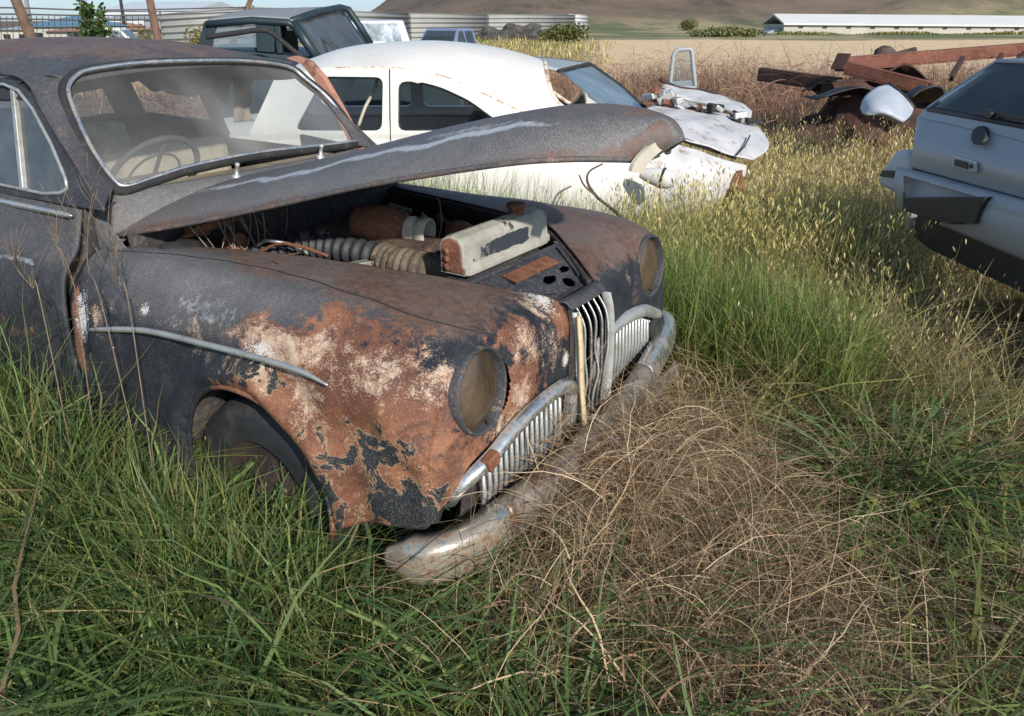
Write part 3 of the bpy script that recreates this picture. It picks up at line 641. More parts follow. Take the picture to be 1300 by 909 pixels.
# ---- bonnet, raised
hb = [(-1.40, 1.115, .66, .985), (-1.10, 1.185, .585, 1.065), (-.75, 1.275, .50, 1.155), (-.45, 1.355, .43, 1.235), (-.20, 1.413, .37, 1.290), (.0, 1.447, .31, 1.328), (.13, 1.450, .235, 1.338), (.21, 1.432, .16, 1.334), (.255, 1.405, .09, 1.328), (.275, 1.375, .03, 1.335)]
bn = []
for a, zc, w_, ze in hb:
    row = []
    for u in np.linspace(-1, 1, 13):
        q = abs(u); sft = -.05*(1-q)*(1 if a < -1.2 else 0)
        row.append(L((a+(.0 if a < -1.2 else 0)+.06*(1-q*q)*(1 if a > .1 else 0)*(1 if a > .2 else .5)-(.06*q*q if a < -1.3 else 0), u*w_, ze+(zc-ze)*(1-q**2.3))))
    bn.append(row)
def bonnet_wear(P):
    P = P*np.array([1, -1, 1]); a, b, z = P.T; hw = np.interp(a, [h[0] for h in hb], [h[2] for h in hb]); q = b/hw
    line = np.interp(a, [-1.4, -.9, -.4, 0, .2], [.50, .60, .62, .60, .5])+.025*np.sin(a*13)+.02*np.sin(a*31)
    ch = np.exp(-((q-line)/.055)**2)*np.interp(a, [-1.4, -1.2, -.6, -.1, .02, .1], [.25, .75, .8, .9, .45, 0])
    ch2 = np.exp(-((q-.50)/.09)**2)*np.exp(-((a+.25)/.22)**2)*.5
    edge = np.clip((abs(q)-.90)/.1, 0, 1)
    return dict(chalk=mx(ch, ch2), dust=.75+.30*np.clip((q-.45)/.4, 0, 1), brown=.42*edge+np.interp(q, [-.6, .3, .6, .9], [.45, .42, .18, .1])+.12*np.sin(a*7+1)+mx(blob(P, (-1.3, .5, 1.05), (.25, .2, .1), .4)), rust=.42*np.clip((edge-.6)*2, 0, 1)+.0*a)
bo = patch('raised_bonnet', bn, 170, 110, M['old'], car, .006, attr=bonnet_wear); bo['label'] = 'black bonnet held open with a white chalky line along it'
eg = grid(bn, 170, 110)
mb = MB(); mb.tube(eg[:, -1] if eg[80, -1][1] < 0 else eg[:, 0], .008, 8); mb.tube(eg[:, 0] if eg[80, -1][1] < 0 else eg[:, -1], .008, 8)
mb.build('bonnet_flange', M['old'], bo, True, attr=lambda P: dict(rust=np.full(len(P), .25), brown=np.full(len(P), .4), dust=np.full(len(P), .6), cream=np.full(len(P), .12)))
# cream nose bracket of the bonnet
fb_ = lambda a, b, z: a-.275-(.10-abs(b))*.25
op_ = cr([onsurf(x, y, fb_) for x, y in ((856, 169), (836, 178), (816, 194), (805, 208), (802, 218))], 16); ip_ = cr([onsurf(x, y, fb_) for x, y in ((862, 180), (842, 190), (828, 202), (821, 211), (818, 221))], 16)
V = [L(p) for p in op_]+[L(p) for p in ip_]; o_ = MB().add(V, [(i, i+1, 17+i, 16+i) for i in range(15)]).build('bonnet_bracket', M['creammetal'], bo); md = o_.modifiers.new('s', 'SOLIDIFY'); md.thickness = .012
# ---- cabin shell
def bside(z): return .745-.34*max(0, z-1.05)-.10*max(0, z-1.42)
def sidef(a, b, z): return b-bside(z)
def gws(b, z): return -1.385-.26*b*b-.92*(z-1.14)
def wsf(a, b, z): return a-gws(b, z)
wspx = [(85, 117), (96, 99), (117, 91), (177, 83), (255, 80), (319, 81), (365, 88), (386, 103), (418, 131), (450, 177), (440, 183), (336, 195), (248, 212), (198, 227), (159, 239), (142, 230), (117, 195), (96, 152)]
wsp = [onsurf(x, y, wsf) for x, y in wspx]
wsl = closed(wsp, 120)
for p in wsl: p[0] = gws(p[1], p[2])
ws = empty('windscreen'); ws.parent = car
MB().tube([L(p+np.array([.012, 0, .01])) for p in list(wsl)+[wsl[0]]], .008, 8, False).build('chrome_surround', M['chromeb'], ws, True)
MB().tube([L(p+(p-wsl.mean(0))*.03+np.array([.004, 0, 0])) for p in list(wsl)+[wsl[0]]], .017, 8, False).build('rubber_seal', M['blackrub'], ws, True)
cen = wsl.mean(0); V = []; Fq = []; R_ = 14
for k in range(R_+1):
    for p in wsl:
        q = cen+(p-cen)*(k/R_); q[0] = gws(q[1], q[2]); V.append(L(q))
for k in range(R_):
    for i in range(120): Fq.append((k*120+i, k*120+(i+1) % 120, (k+1)*120+(i+1) % 120, (k+1)*120+i))
def wsdust(P):
    b = -P[:, 1]; z = P[:, 2]
    return dict(dust=np.clip(mx(.9*np.exp(-((b+.02-(z-1.15)*.35)/.11)**2)*np.clip(1.5-(z-1.14)*4, 0, 1), .55*np.exp(-((z-1.16)/.09)**2), .5*np.clip((-b-.15)/.3, 0, 1)), 0, 1))
me = mesh('windscreen_glass', V, Fq); add_attrs(me, V, wsdust); link('windscreen_glass', me, M['wsglass'], ws)
def body_attr(dust=.45, brown=.0, rust=0., chalk=0.):
    return lambda P: dict(dust=np.full(len(P), dust), brown=np.full(len(P), brown), rust=np.full(len(P), rust), chalk=np.full(len(P), chalk))
# scuttle+pillars+header: ring between screen opening and an outer loop
def loopdir(i): return wsl[i]
outer_ctrl = []   # outer loop of the front shell, matched to the ring angle
oc = {}
def ol(t):        # t=angle index
    p = wsl[t]; b, z = p[1], p[2]
    return p
# A pillar / roof / scuttle built as three patches
dl = [(132, 268), (110, 234), (99, 216), (73, 174), (51, 135), (40, 113), (22, 98), (0, 94)]
dpt = [onsurf(x, y, sidef) for x, y in dl]
def row_between(P, Q, bulge=.015, n=5, nrm=(0, 1, 0)):
    P, Q = np.array(P), np.array(Q); return [P+(Q-P)*t+np.array(nrm)*bulge*4*t*(1-t) for t in np.linspace(0, 1, n)]
il = [onsurf(x, y, wsf) for x, y in ((150, 238), (128, 214), (117, 195), (98, 158), (86, 125), (86, 112), (100, 97), (125, 90))]
for s in (1, -1):
    net = []
    for P, Q in zip(il, dpt):
        P = np.array([gws(P[1], P[2]), P[1]+.012, P[2]]); Q = Q if s > 0 else P+(Q-P)*np.array([1.0, .25, .9])+np.array([-.03, 0, 0]); net.append([L((p[0], s*p[1], p[2])) for p in row_between(P, Q, .02, 5, (.6, .8, 0))])
    pl = patch('windscreen_pillar', net, 60, 16, M['old'], car, .012, attr=body_attr(.5, .28))
# roof
roofrows = []
hdr = [onsurf(x, y, wsf) for x, y in ((96, 97), (135, 87), (190, 81), (255, 78), (319, 79), (360, 85), (388, 101))]
zc0 = 1.515
def roofrow(a, w_, zc, ze): return [(a-.0*u*u, u*w_, ze+(zc-ze)*(1-abs(u)**2.6)) for u in np.linspace(1, -1, 13)]
r0 = [(gws(u*.52, 1.50-.035*abs(u)**2.5)-.005, u*.52, 1.50-.035*abs(u)**2.5) for u in np.linspace(1, -1, 13)]
net = [r0, [(p[0]-.06, p[1]*1.06, p[2]+.035-.01*abs(p[1])) for p in r0], roofrow(-2.05, .60, 1.585, 1.455), roofrow(-2.45, .62, 1.60, 1.46), roofrow(-2.9, .62, 1.595, 1.455), roofrow(-3.3, .60, 1.555, 1.42), roofrow(-3.6, .57, 1.47, 1.36), roofrow(-3.82, .54, 1.30, 1.20)]
def roofwear(P):
    b = -P[:, 1]; z = P[:, 2]; t = np.clip((z-1.49)/.07, 0, 1)
    return dict(brown=.10+.52*t, dust=.45*np.ones(len(P)), rust=.12*t*(np.sin(P[:, 0]*6+b*5) > .2), chalk=0*t)
patch('roof', Lnet(net), 70, 70, M['old'], car, .006, attr=roofwear)
# shoulder of the roof down to the door tops (gutter)
for s in (1, -1):
    n2_ = []
    for a, w_, zt in ((-1.83, .545, 1.475), (-2.05, .60, 1.455), (-2.45, .62, 1.46), (-2.9, .62, 1.455), (-3.3, .60, 1.42)):
        n2_.append([L((a, s*w_, zt)), L((a+.005, s*(w_+.012), zt-.022)), L((a+.01, s*bside(zt-.05), zt-.05))])
    patch('roof_gutter', n2_, 40, 8, M['old'], car, .010, attr=body_attr(.2, .1))
# scuttle panel between bonnet and screen
lo = [onsurf(x, y, wsf) for x, y in ((150, 239), (200, 230), (250, 215), (300, 203), (336, 197), (400, 189), (450, 179))]
net = []
bs_ = np.linspace(.62, -.62, 9); 
for k in range(4):
    row = []
    for b in bs_:
        q = abs(b)/.62; top = np.array([gws(b*.95, 1.135-.0*q), b*.95, 1.135-.01*q*q]); bot = np.array([-1.30-.10*q*q, b*1.10, 1.075-.115*q**2.2]); t = k/3
        row.append(L(top+(bot-top)*t+np.array([.012, 0, .012])*4*t*(1-t)))
    net.append(row)
patch('scuttle', net, 16, 60, M['old'], car, .006, attr=lambda P: dict(dust=np.full(len(P), .95), brown=.35*np.exp(-((P[:, 1]-.0)/.25)**2), chalk=np.full(len(P), .12)))
for s in (1, -1):   # cheek joining scuttle to the wing behind the bonnet corner
    patch('scuttle_cheek', Lnet([[(-1.47, .64, 1.135), (-1.44, .685, 1.07), (-1.42, .70, .962)], [(-1.40, .665, 1.06), (-1.38, .68, 1.02), (-1.36, .69, .965)], [(-1.33, .665, .985), (-1.32, .665, .98), (-1.31, .66, .962)]], s), 14, 16, M['old'], car, .006, attr=body_attr(.7, .15))
for k, (x, y) in enumerate(((288, 214), (395, 190))):
    p = onsurf(x, y, wsf)+np.array([.05, 0, 0]); m2 = MB(); m2.lathe([(0, .018), (.012, .016), (.014, .008), (.045, .007), (.05, .010), (.06, .008), (.06, .001)], L(p-np.array([0, 0, .03])), (.3, 0, 1), 14); m2.build('wiper_spindle', M['alloy'], car, True)
MB().bar(L((-1.34, .17, 1.10)), L((-1.30, -.12, 1.105)), .05, .012).build('wiper_arm', M['rust'], car, bevel=.004)
# near door : lower skin
def doornet(a0, a1):
    col = [(.712, 1.155), (.735, 1.085), (.752, 1.03), (.768, .985), (.785, .955), (.812, .925), (.838, .86), (.852, .72), (.846, .5), (.82, .28)]
    rows = []
    for t in np.linspace(0, 1, 6):
        a = a0+(a1-a0)*t
        rows.append([(a+(.0 if z > .95 else .0), b+.03*math.sin(t*math.pi/2)*(1 if a1 < -2 else 0), z) for b, z in col])
    return rows
def door_wear(P):
    a = P[:, 0]; z = P[:, 2]
    ch = np.exp(-((z-(.905+.01*np.sin(a*14)))/.010)**2)*.55*(a < -1.6)+np.exp(-((z-1.085)/.006)**2)*.4
    return dict(chalk=ch, dust=np.interp(z, [.3, .7, .9, .96, 1.1], [.05, .15, .35, .6, .55]), brown=np.interp(z, [.5, .9, .94, .98], [0.05, .1, .45, .2]), rust=mx(blob(P*[1, -1, 1], (-1.8, .85, .66), (.3, .2, .05), .45)))
for s in (1, -1):
    if s > 0:
        dr = patch('door', Lnet(doornet(-1.418, -2.62), s), 60, 60, M['old'], car, .012, hole=lambda x, y, z: z > 1.10, attr=door_wear); dr['label'] = 'near driver door with chrome waist strip'
        # frame with window opening
        sa = [onsurf(x, y, sidef) for x, y in ((133, 268), (111, 236), (100, 218), (75, 177), (53, 138), (41, 117), (22, 103), (0, 99))]
        outer = [(p[0]-.008, p[2]) for p in sa]+[(-2.60, 1.40), (-2.62, 1.075)]
        sw = [onsurf(x, y, sidef) for x, y in ((-6, 245), (60, 245), (82, 244), (90, 238), (88, 226), (70, 183), (46, 138), (28, 115), (10, 107), (-6, 105))]
        hl_ = [(p[0], p[2]) for p in sw]; hl_ = hl_[1:-1]; b0 = (-2.42, hl_[0][1]-.005); b1 = (-2.42, hl_[-1][1]-.01)
        hl_ = [b0]+hl_+[b1]
        panel('door_frame', outer, [hl_], lambda u, v: L((u, bside(v), v)), M['old'], dr, .02, attr=body_attr(.25, .08))
        ch_ = MB(); lp = [L((u, bside(v)+.012, v)) for u, v in hl_]; ch_.tube(lp+[lp[0]], .0065, 6, False).build('window_trim', M['alloy'], dr, True)
        vt = onsurf(18, 112, sidef); vb = onsurf(31, 243, sidef)
        MB().bar(L((vt[0], bside(vt[2]), vt[2])), L((vb[0], bside(vb[2]), vb[2])), .028, .022, (0, 1, 0)).build('quarterlight_bar', M['alloy'], dr, bevel=.004)
        V = [L((u, bside(v)-.004, v)) for u, v in hl_]; MB().add(V, [tuple(range(len(V)))]).build('door_glass', M['glass'], dr)
        P = [L((a, bside(1.078)+.022+.0*a, 1.083-.02*(-1.45-a)/1.0)) for a in (-1.435, -1.47, -1.8, -2.2, -2.6)]
        MB().tube(P, [.004, .010, .012, .012, .012], 8).build('waist_strip', M['chromeb'], dr, True)
    else:
        pass
# bodywork behind the doors + far side pillars
for s in (1, -1):
    qn = [[(a, b+.03, z) for b, z in ((.712, 1.155), (.752, 1.03), (.785, .955), (.838, .86), (.852, .70), (.82, .28))] for a in (-2.63, -3.0, -3.5, -3.9)]
    for p in range(6): qn[3][p] = (-4.15, qn[3][p][1]*.8, qn[3][p][2]-.08)
    patch('rear_quarter', Lnet(qn, s), 30, 30, M['old'], car, .012, attr=body_attr(.3, .1))
    mb = MB()
    for a, w_ in ((-2.62, .09), (-3.45, .30)):
        mb.bar(L((a, s*bside(1.08), 1.08)), L((a-.02, s*bside(1.42), 1.43)), .03, w_, (1, 0, 0))
    mb.build('side_pillar', M['old'], car, bevel=.008)
patch('far_body_side', Lnet([[(a, b, z) for b, z in ((.712, 1.155), (.752, 1.03), (.785, .955), (.838, .86), (.852, .70), (.82, .28))] for a in (-1.42, -2.0, -2.62)], -1), 16, 24, M['old'], car, .012, hole=lambda x, y, z: z > 1.08, attr=body_attr(.3, .1))
patch('tail_panel', Lnet([[(-3.82, .52, 1.18), (-3.95, 0, 1.20), (-3.82, -.52, 1.18)], [(-4.1, .7, 1.0), (-4.3, 0, 1.0), (-4.1, -.7, 1.0)], [(-4.2, .7, .4), (-4.4, 0, .4), (-4.2, -.7, .4)]]), 12, 16, M['old'], car, .01)
# far door ajar: salmon-coloured edge standing out past the pillar
fd = [onsurf(x, y, lambda a, b, z: b+.72) for x, y in ((372, 71), (391, 78), (408, 98), (428, 132), (452, 176), (462, 200))]
V = []; Fq = []
for i, p in enumerate(fd): V += [L(p+np.array([.0, -.012, .0])), L(p+np.array([-.055, -.0, -.012])), L(p+np.array([-.055, -.04, -.012])), L(p+np.array([0, -.04, 0]))]
for i in range(len(fd)-1):
    for j in range(4): Fq.append((i*4+j, i*4+(j+1) % 4, (i+1)*4+(j+1) % 4, (i+1)*4+j))
fdo = MB().add(V, Fq).build('far_door', M['pink'], car, bevel=.004); fdo['label'] = 'salmon coloured far door frame standing ajar'
patch('door_skin', Lnet([[(-1.46, -.78, 1.08), (-1.44, -.80, .8), (-1.46, -.80, .4)], [(-2.3, -1.0, 1.08), (-2.3, -1.02, .8), (-2.3, -1.02, .4)]]), 8, 10, M['old'], fdo, .02, attr=body_attr(.3, .3))
for s in (1, -1): patch('door_jamb', Lnet([[(-1.43, .715, 1.10), (-1.45, .60, 1.10)], [(-1.43, .755, .95), (-1.45, .60, .95)], [(-1.43, .82, .80), (-1.45, .60, .80)], [(-1.43, .80, .30), (-1.45, .60, .30)]], s), 20, 8, M['bay'], car, .02)
MB().box(L((-1.46, 0, .72)), (.02, 1.36, .70)).build('toe_board', M['bay'], car)
# interior
MB().box(L((-2.45, .0, .86)), (.16, 1.20, .50), Matrix.Rotation(-.12, 3, 'Y')).box(L((-2.15, 0, .60)), (.55, 1.2, .18)).build('front_seat', M['tan'], car, bevel=.05)
MB().box(L((-3.35, .0, .88)), (.16, 1.2, .50), Matrix.Rotation(-.12, 3, 'Y')).build('rear_seat', M['tan'], car, bevel=.05)
MB().box(L((-1.60, 0, 1.03)), (.24, 1.24, .12)).build('dashboard', M['dash'] if 'dash' in M else M['tan'], car, bevel=.04)
MB().box(L((-2.4, 0, .32)), (2.4, 1.4, .03)).build('cabin_floor', M['bay'], car)
swp = onsurf(196, 222, lambda a, b, z: a+1.80); swc = Vector(L(swp)); ax = Vector((-.80, 0, .60)).normalized(); u = Vector((0, 1, 0)); v = ax.cross(u)
st = MB().tube([swc+(u*math.cos(t)+v*math.sin(t))*.19 for t in np.linspace(0, 2*math.pi, 49)], .013, 8, False)
st.tube([swc+(u*math.cos(t)+v*math.sin(t))*.11 for t in np.linspace(0, 2*math.pi, 33)], .005, 6, False)
for t in (0, math.pi, math.pi*1.5): st.tube([swc, swc+(u*math.cos(t)+v*math.sin(t))*.2], .008, 6)
st.tube([swc, swc-ax*.5], .02, 8).build('steering_wheel', M['wheelrim'] if 'wheelrim' in M else M['blackpl'], car, True)
patch('head_lining', Lnet([[(-1.90, .45, 1.42), (-1.9, 0, 1.46), (-1.9, -.45, 1.42)], [(-2.5, .5, 1.44), (-2.5, 0, 1.50), (-2.5, -.5, 1.40)], [(-3.3, .5, 1.40), (-3.3, 0, 1.46), (-3.3, -.5, 1.36)]]), 20, 20, M['bay'], car, .006)
rr = random.Random(2); mb = MB()
net = []
for i in range(6):
    net.append([(-1.98-.10*i+.02*rr.uniform(-1, 1), -.08-.085*j, 1.455-.05*math.sin(i*.9+j)-.02*j*(i % 2)-.03*rr.random()) for j in range(6)])
patch('torn_lining', Lnet(net), 30, 30, M['liner'], car, .004)
net = [[(-2.05+.02*rr.uniform(-1, 1), -.40-.03*j+.01*rr.random(), 1.42-.05*i) for j in range(4)] for i in range(5)]
patch('torn_lining', Lnet(net), 16, 16, M['liner'], car, .004)
# wheels
def wheel(a, s, z=.30):
    e = empty('wheel', L((a, s*.69, z))); e.parent = car; w_ = .085
    MB().lathe([(-w_, .20), (-w_, .28), (-w_*.8, .318), (-w_*.4, .33), (w_*.4, .33), (w_*.8, .318), (w_, .285), (w_*.9, .24), (w_*.9, .205)], (0, 0, 0), (0, -s, 0), 48).build('tyre', M['tyre'], e, True)
    MB().lathe([(w_*.9, .207), (w_*.8, .20), (w_*.5, .19), (w_*.4, .12), (w_*.7, .09), (w_*.8, .04), (w_*.8, .001)], (0, 0, 0), (0, -s, 0), 40).build('wheel_rim', M['hub'], e, True)
for a in (-.62, -3.30):
    for s in (1, -1): wheel(a, s)
for s in (1, -1):
    patch('wheel_well', Lnet([[(-.57+.36*math.cos(t), b, .42+.36*math.sin(t)) for t in np.linspace(0, math.pi, 9)] for b in (.40, .78)], s), 4, 30, M['bay'], car, .004)
# ================================================================ BACKGROUND
def wpatch(name, rows, nu, nv, mat, parent=None, thick=.006, **k): return patch(name, rows, nu, nv, mat, parent, thick, **k)
def prism(mb, P, d):
    "solid from a planar loop P pushed by vector d"
    n = len(P); V = [np.array(p, float) for p in P]+[np.array(p, float)+np.array(d) for p in P]
    return mb.add(V, [tuple(range(n)), tuple(range(2*n-1, n-1, -1))]+[(i, i+n, (i+1) % n+n, (i+1) % n) for i in range(n)])
# ---- white fastback (stands behind the old saloon, tail to the right); its own axes: x right, y away
WY = 5.95
wf = empty('fastback_car', (-.6, WY, 0), 0, label='smooth white fastback car with empty side windows, just behind the raised black bonnet', cat='car')
def wl(p): return (p[0]+.6, p[1]-WY, p[2])
cz = [(-2.35, 1.02), (-1.85, 1.20), (-1.48, 1.40), (-1.14, 1.495), (-.68, 1.53), (-.28, 1.51), (.06, 1.445), (.29, 1.36), (.52, 1.17), (.80, .98), (1.02, .72), (1.08, .45)]
def dripz(x): return float(np.interp(x, [-1.6, -1.23, -.79, -.46, -.26, -.05, .16, .35, .6], [1.30, 1.375, 1.385, 1.33, 1.25, 1.15, 1.06, 1.0, .92]))
def halfw(x): return float(np.interp(x, [-1.6, -1.2, -.6, 0, .4, .8], [.60, .65, .66, .62, .56, .48]))
rows = []
for x, z in cz[2:10]:
    dz = min(dripz(x), z-.05); h = halfw(x)
    rows.append([wl((x, WY+u*h, dz+(z-dz)*(1-abs(u)**2.5))) for u in np.linspace(-1, 1, 15)])
def rwin(x, y, z): # rear window opening, local coords
    return (abs(y)/.47)**4+(abs(x-.985)/.15)**4 < 1
wpatch('roof', rows, 110, 90, M['white'], wf, .012, hole=rwin)
xr_ = np.array([p[0] for p in cz[2:10]]); zr_ = np.array([p[1] for p in cz[2:10]])
zgr = cr(np.c_[xr_, zr_], 200)
def zroof(x, y):
    z = float(np.interp(x, zgr[:, 0], zgr[:, 1])); dz = min(dripz(x), z-.05); return dz+(z-dz)*(1-abs(min(1, abs(y-WY)/halfw(x)))**2.5)
rim = []
for t in np.linspace(0, 2*math.pi, 60):
    c_, s_ = math.cos(t), math.sin(t); r_ = (abs(c_)**4+abs(s_)**4)**-.25; x = .385+.152*r_*c_; y = WY+.475*r_*s_*(1-.0*c_); rim.append(wl((x, y, zroof(x, y)+.004)))
MB().tube(rim, .017, 6, False).build('window_rim', M['gutter'], wf, True)
# rain gutter with rust line
for s in (-1, 1):
    MB().tube([wl((x, WY+s*(halfw(x)+.012), dripz(x)+.004)) for x in np.linspace(-1.5, .15, 40)], .010, 6).build('rain_gutter', M['gutter'] if 'gutter' in M else M['creammetal'], wf, True)
def wside(z, x): return WY-(halfw(x)+.01)-.13*max(0, min(1, (1.38-z)/.4))
def wmap(sg): return lambda u, v: wl((u, WY-sg*(WY-wside(v, u)), v))
xs_ = np.linspace(-1.55, .30, 24)
outer = [(x, dripz(x)+.005) for x in xs_]+[(.30, .93), (-1.75, .93)]
frontw = rounded([(-1.42, 1.0), (-.845, 1.0), (-.835, 1.325), (-1.22, 1.33)], .05)
rearw = rounded([(-.74, 1.0), (-.02, 1.0), (-.10, 1.06), (-.28, 1.185), (-.46, 1.265), (-.60, 1.30), (-.735, 1.30)], .05, 3)
for sg in (1, -1):
    panel('side_frame', outer, [frontw, rearw], wmap(sg), M['white'], wf, .03)
    if sg > 0:
        P = [Vector(wmap(1)(u, v)) for u, v in rearw]; MB().tube(P+[P[0]], .012, 6, False).build('window_rubber', M['blackrub'], wf, True)
        P = [Vector(wmap(1)(u, v)) for u, v in frontw]; MB().tube(P+[P[0]], .009, 6, False).build('window_rubber', M['dgreen'], wf, True)
def body_side(sg):
    rows = []
    for x, ztop, bulge in ((-2.6, .80, -.05), (-2.1, .88, .02), (-1.7, .955, .0), (-1.2, .96, .0), (-.6, .96, .0), (-.1, .95, .02), (.15, .94, .06), (.45, .92, .10), (.75, .86, .06), (.95, .76, -.06), (1.04, .62, -.22)):
        y0 = wside(.93, x) if x > -1.6 else WY-.72
        rows.append([wl((x, WY-sg*(WY-y), z)) for y, z in ((y0, ztop), (y0-.04-bulge*.6, ztop-.07), (y0-.08-bulge, ztop-.22), (y0-.09-bulge, .52), (y0-.05-bulge*.7, .30))])
    return wpatch('body_side', rows, 70, 30, M['white'], wf, .008)
for sg in (1, -1): body_side(sg)
rows = []
for x, z, h in ((.26, 1.05, .60), (.52, 1.02, .63), (.75, .92, .62), (.95, .77, .55), (1.05, .60, .48), (1.06, .40, .45)):
    rows.append([wl((x+.03*(1-u*u), WY+u*h, z+.03*(1-u*u))) for u in np.linspace(-1, 1, 7)])
wpatch('tail_panel', rows[1:], 30, 30, M['white'], wf, .008)
hrow = []
for x, z in ((-2.9, .62), (-2.75, .80), (-2.4, .90), (-1.85, .98), (-1.65, 1.0)): hrow.append([wl((x, WY+u*.66, z+.04*(1-u*u)-.06*abs(u)**3)) for u in np.linspace(-1, 1, 7)])
wpatch('nose_panel', hrow, 20, 20, M['white'], wf, .008)
MB().box(wl((-.55, WY, .40)), (2.2, 1.3, .04)).build('cabin_floor', M['bay'], wf)
MB().box(wl((-.30, WY, .78)), (.14, 1.15, .42), Matrix.Rotation(.2, 3, 'Y')).build('seat_back', M['darkseat'] if 'darkseat' in M else M['blackrub'], wf, bevel=.04)
MB().tube(cr([wl((-1.05, WY-.52, 1.0)), wl((-1.0, WY-.5, 1.12)), wl((-.93, WY-.45, 1.25)), wl((-.92, WY-.4, 1.36))], 16), .012, 6).build('grab_strap', M['creammetal'], wf, True)
MB().bar(wl((-1.62, WY-.55, 1.05)), wl((-1.35, WY-.52, 1.38)), .03, .05).build('screen_pillar', M['white'], wf)
MB().tube([wl((-.79, wside(z, -.79)-.024, z)) for z in (.94, 1.1, 1.3, 1.38)], .0035, 5).build('door_gap', M['blackrub'], wf, True)
MB().tube([wl((x, WY-.60-.10*math.sin((x-.1)*2), .80-.5*(x-.42)**2)) for x in np.linspace(.0, .95, 20)], .0035, 5).build('wing_seam', M['blackrub'], wf, True) if False else None
# tail lamp housing and bumper
lc = at(840, 226, 4.98)
MB().lathe([(-.14, .03), (-.08, .050), (-.03, .060), (.02, .064), (.05, .060), (.075, .045), (.085, .02), (.087, .001)], wl(lc), (.9, -.35, -.15), 24).build('tail_lamp', M['white'], wf, True)
MB().lathe([(.0, .066), (.008, .070), (.016, .066)], wl(lc), (.9, -.35, -.15), 24).build('lamp_ring', M['blackrub'], wf, True)
for x in (-1.95, .42):
    for sg in (1, -1):
        wh = empty('wheel', wl((x, WY-sg*.66, .27))); wh.parent = wf
        MB().lathe([(-.07, .19), (-.07, .27), (-.04, .30), (.04, .30), (.07, .27), (.07, .19)], (0, 0, 0), (0, -sg, 0), 32).build('tyre', M['tyre'], wh, True)
        MB().lathe([(.065, .19), (.04, .17), (.05, .06), (.06, .001)], (0, 0, 0), (0, -sg, 0), 24).build('wheel_rim', M['alloy'], wh, True)
# branch leaning on it
bpt = [at(765, 208, 4.72), at(748, 218, 4.70), at(746, 232, 4.66), at(758, 250, 4.6), at(778, 266, 4.5), at(800, 285, 4.4), at(812, 300, 4.3)]
br = MB().tube(cr(bpt, 30), list(np.linspace(.006, .012, 30)), 6).tube(cr([bpt[3], at(742, 236, 4.6), at(735, 222, 4.6)], 8), .006, 5).build('branch', M['branch'], None, True)
tag(br, 'bent dark dry branch leaning against the white fastback car', 'branch')
# ---- wrecked pale saloon behind: screen and crumpled bonnet, facing right
wr = empty('wrecked_car', (1.0, 6.8, 0), 0, label='wrecked pale saloon with grey roof and crumpled white bonnet, right of the fastback', cat='car')
def rl(p): return (p[0]-1.0, p[1]-6.8, p[2])
def A(x, y, Y): return rl(at(x, y, Y))
wpatch('roof', [[A(600, 84, 7.0), A(600, 70, 8.3)], [A(676, 84, 7.0), A(690, 74, 8.3)], [A(709, 90, 7.0), A(748, 80.5, 8.3)]], 16, 8, M['greyroof'], wr, .02)
wpatch('windscreen_glass', [[A(711, 91, 7.0), A(730, 85, 7.7), A(750, 82.5, 8.28)], [A(748, 122, 6.7), A(768, 112, 7.3), A(788, 109, 7.9)], [A(784, 158, 6.35), A(802, 147, 6.9), A(819, 138, 7.45)]], 16, 16, M['greyglass'], wr, .006)
MB().tube([A(709, 90, 6.98), A(748, 80.5, 8.3), A(754, 84, 8.3), A(788, 109, 7.92), A(821, 138, 7.47)], .016, 6).build('screen_rubber', M['blackrub'], wr, True)
MB().tube([A(821, 139, 7.47), A(803, 148, 6.9), A(784, 160, 6.33)], .03, 6).build('cowl_panel', M['rust'], wr, True)
hn = [[A(800, 158, 6.1), A(812, 146, 6.5), A(824, 136, 7.0), A(840, 126, 7.5)],
      [A(850, 168, 5.95), A(856, 152, 6.35), A(866, 140, 6.9), A(880, 132, 7.4)],
      [A(895, 184, 5.9), A(905, 164, 6.3), A(912, 150, 6.8), A(920, 143, 7.2)],
      [A(940, 199, 5.9), A(950, 180, 6.2), A(955, 166, 6.6), A(958, 160, 6.9)],
      [A(956, 204, 5.95), A(974, 190, 6.2), A(975, 178, 6.5), A(970, 170, 6.8)]]
def crump(G):
    G = G.copy(); Ax = G.reshape(-1, 3); Ax[:, 2] += .008*np.sin(Ax[:, 0]*7+Ax[:, 1]*5)+.005*np.sin(Ax[:, 0]*19-Ax[:, 1]*13)-.012*np.abs(np.sin(Ax[:, 0]*4.1+Ax[:, 1]*2.2)); return Ax.reshape(G.shape)
bwr = wpatch('crumpled_bonnet', hn, 50, 40, M['white2'], wr, .01, warp=crump)
MB().tube([A(935, 197, 5.86), A(945, 186, 6.0), A(952, 172, 6.3)], .006, 5).build('panel_gap', M['blackrub'], bwr, True)
fn = [[A(800, 172, 5.9), A(800, 200, 5.8), A(800, 240, 5.75), A(800, 290, 5.75)], [A(850, 178, 5.85), A(850, 205, 5.7), A(850, 250, 5.65), A(850, 300, 5.65)],
      [A(905, 196, 5.8), A(905, 215, 5.7), A(900, 250, 5.65), A(900, 300, 5.65)], [A(948, 210, 5.85), A(945, 226, 5.8), A(935, 255, 5.8), A(930, 290, 5.8)]]
wpatch('front_wing', fn, 40, 40, M['white2'], wr, .01, warp=crump, hole=lambda x, y, z: (x-.83)**2+(z-.30)**2 < .09)
MB().tube([A(842, 168, 5.95), A(880, 182, 5.93), A(935, 200, 5.92)], .018, 6).build('wing_gap_shadow', M['blackrub'], wr, True)
mb = MB(); rq = random.Random(9)
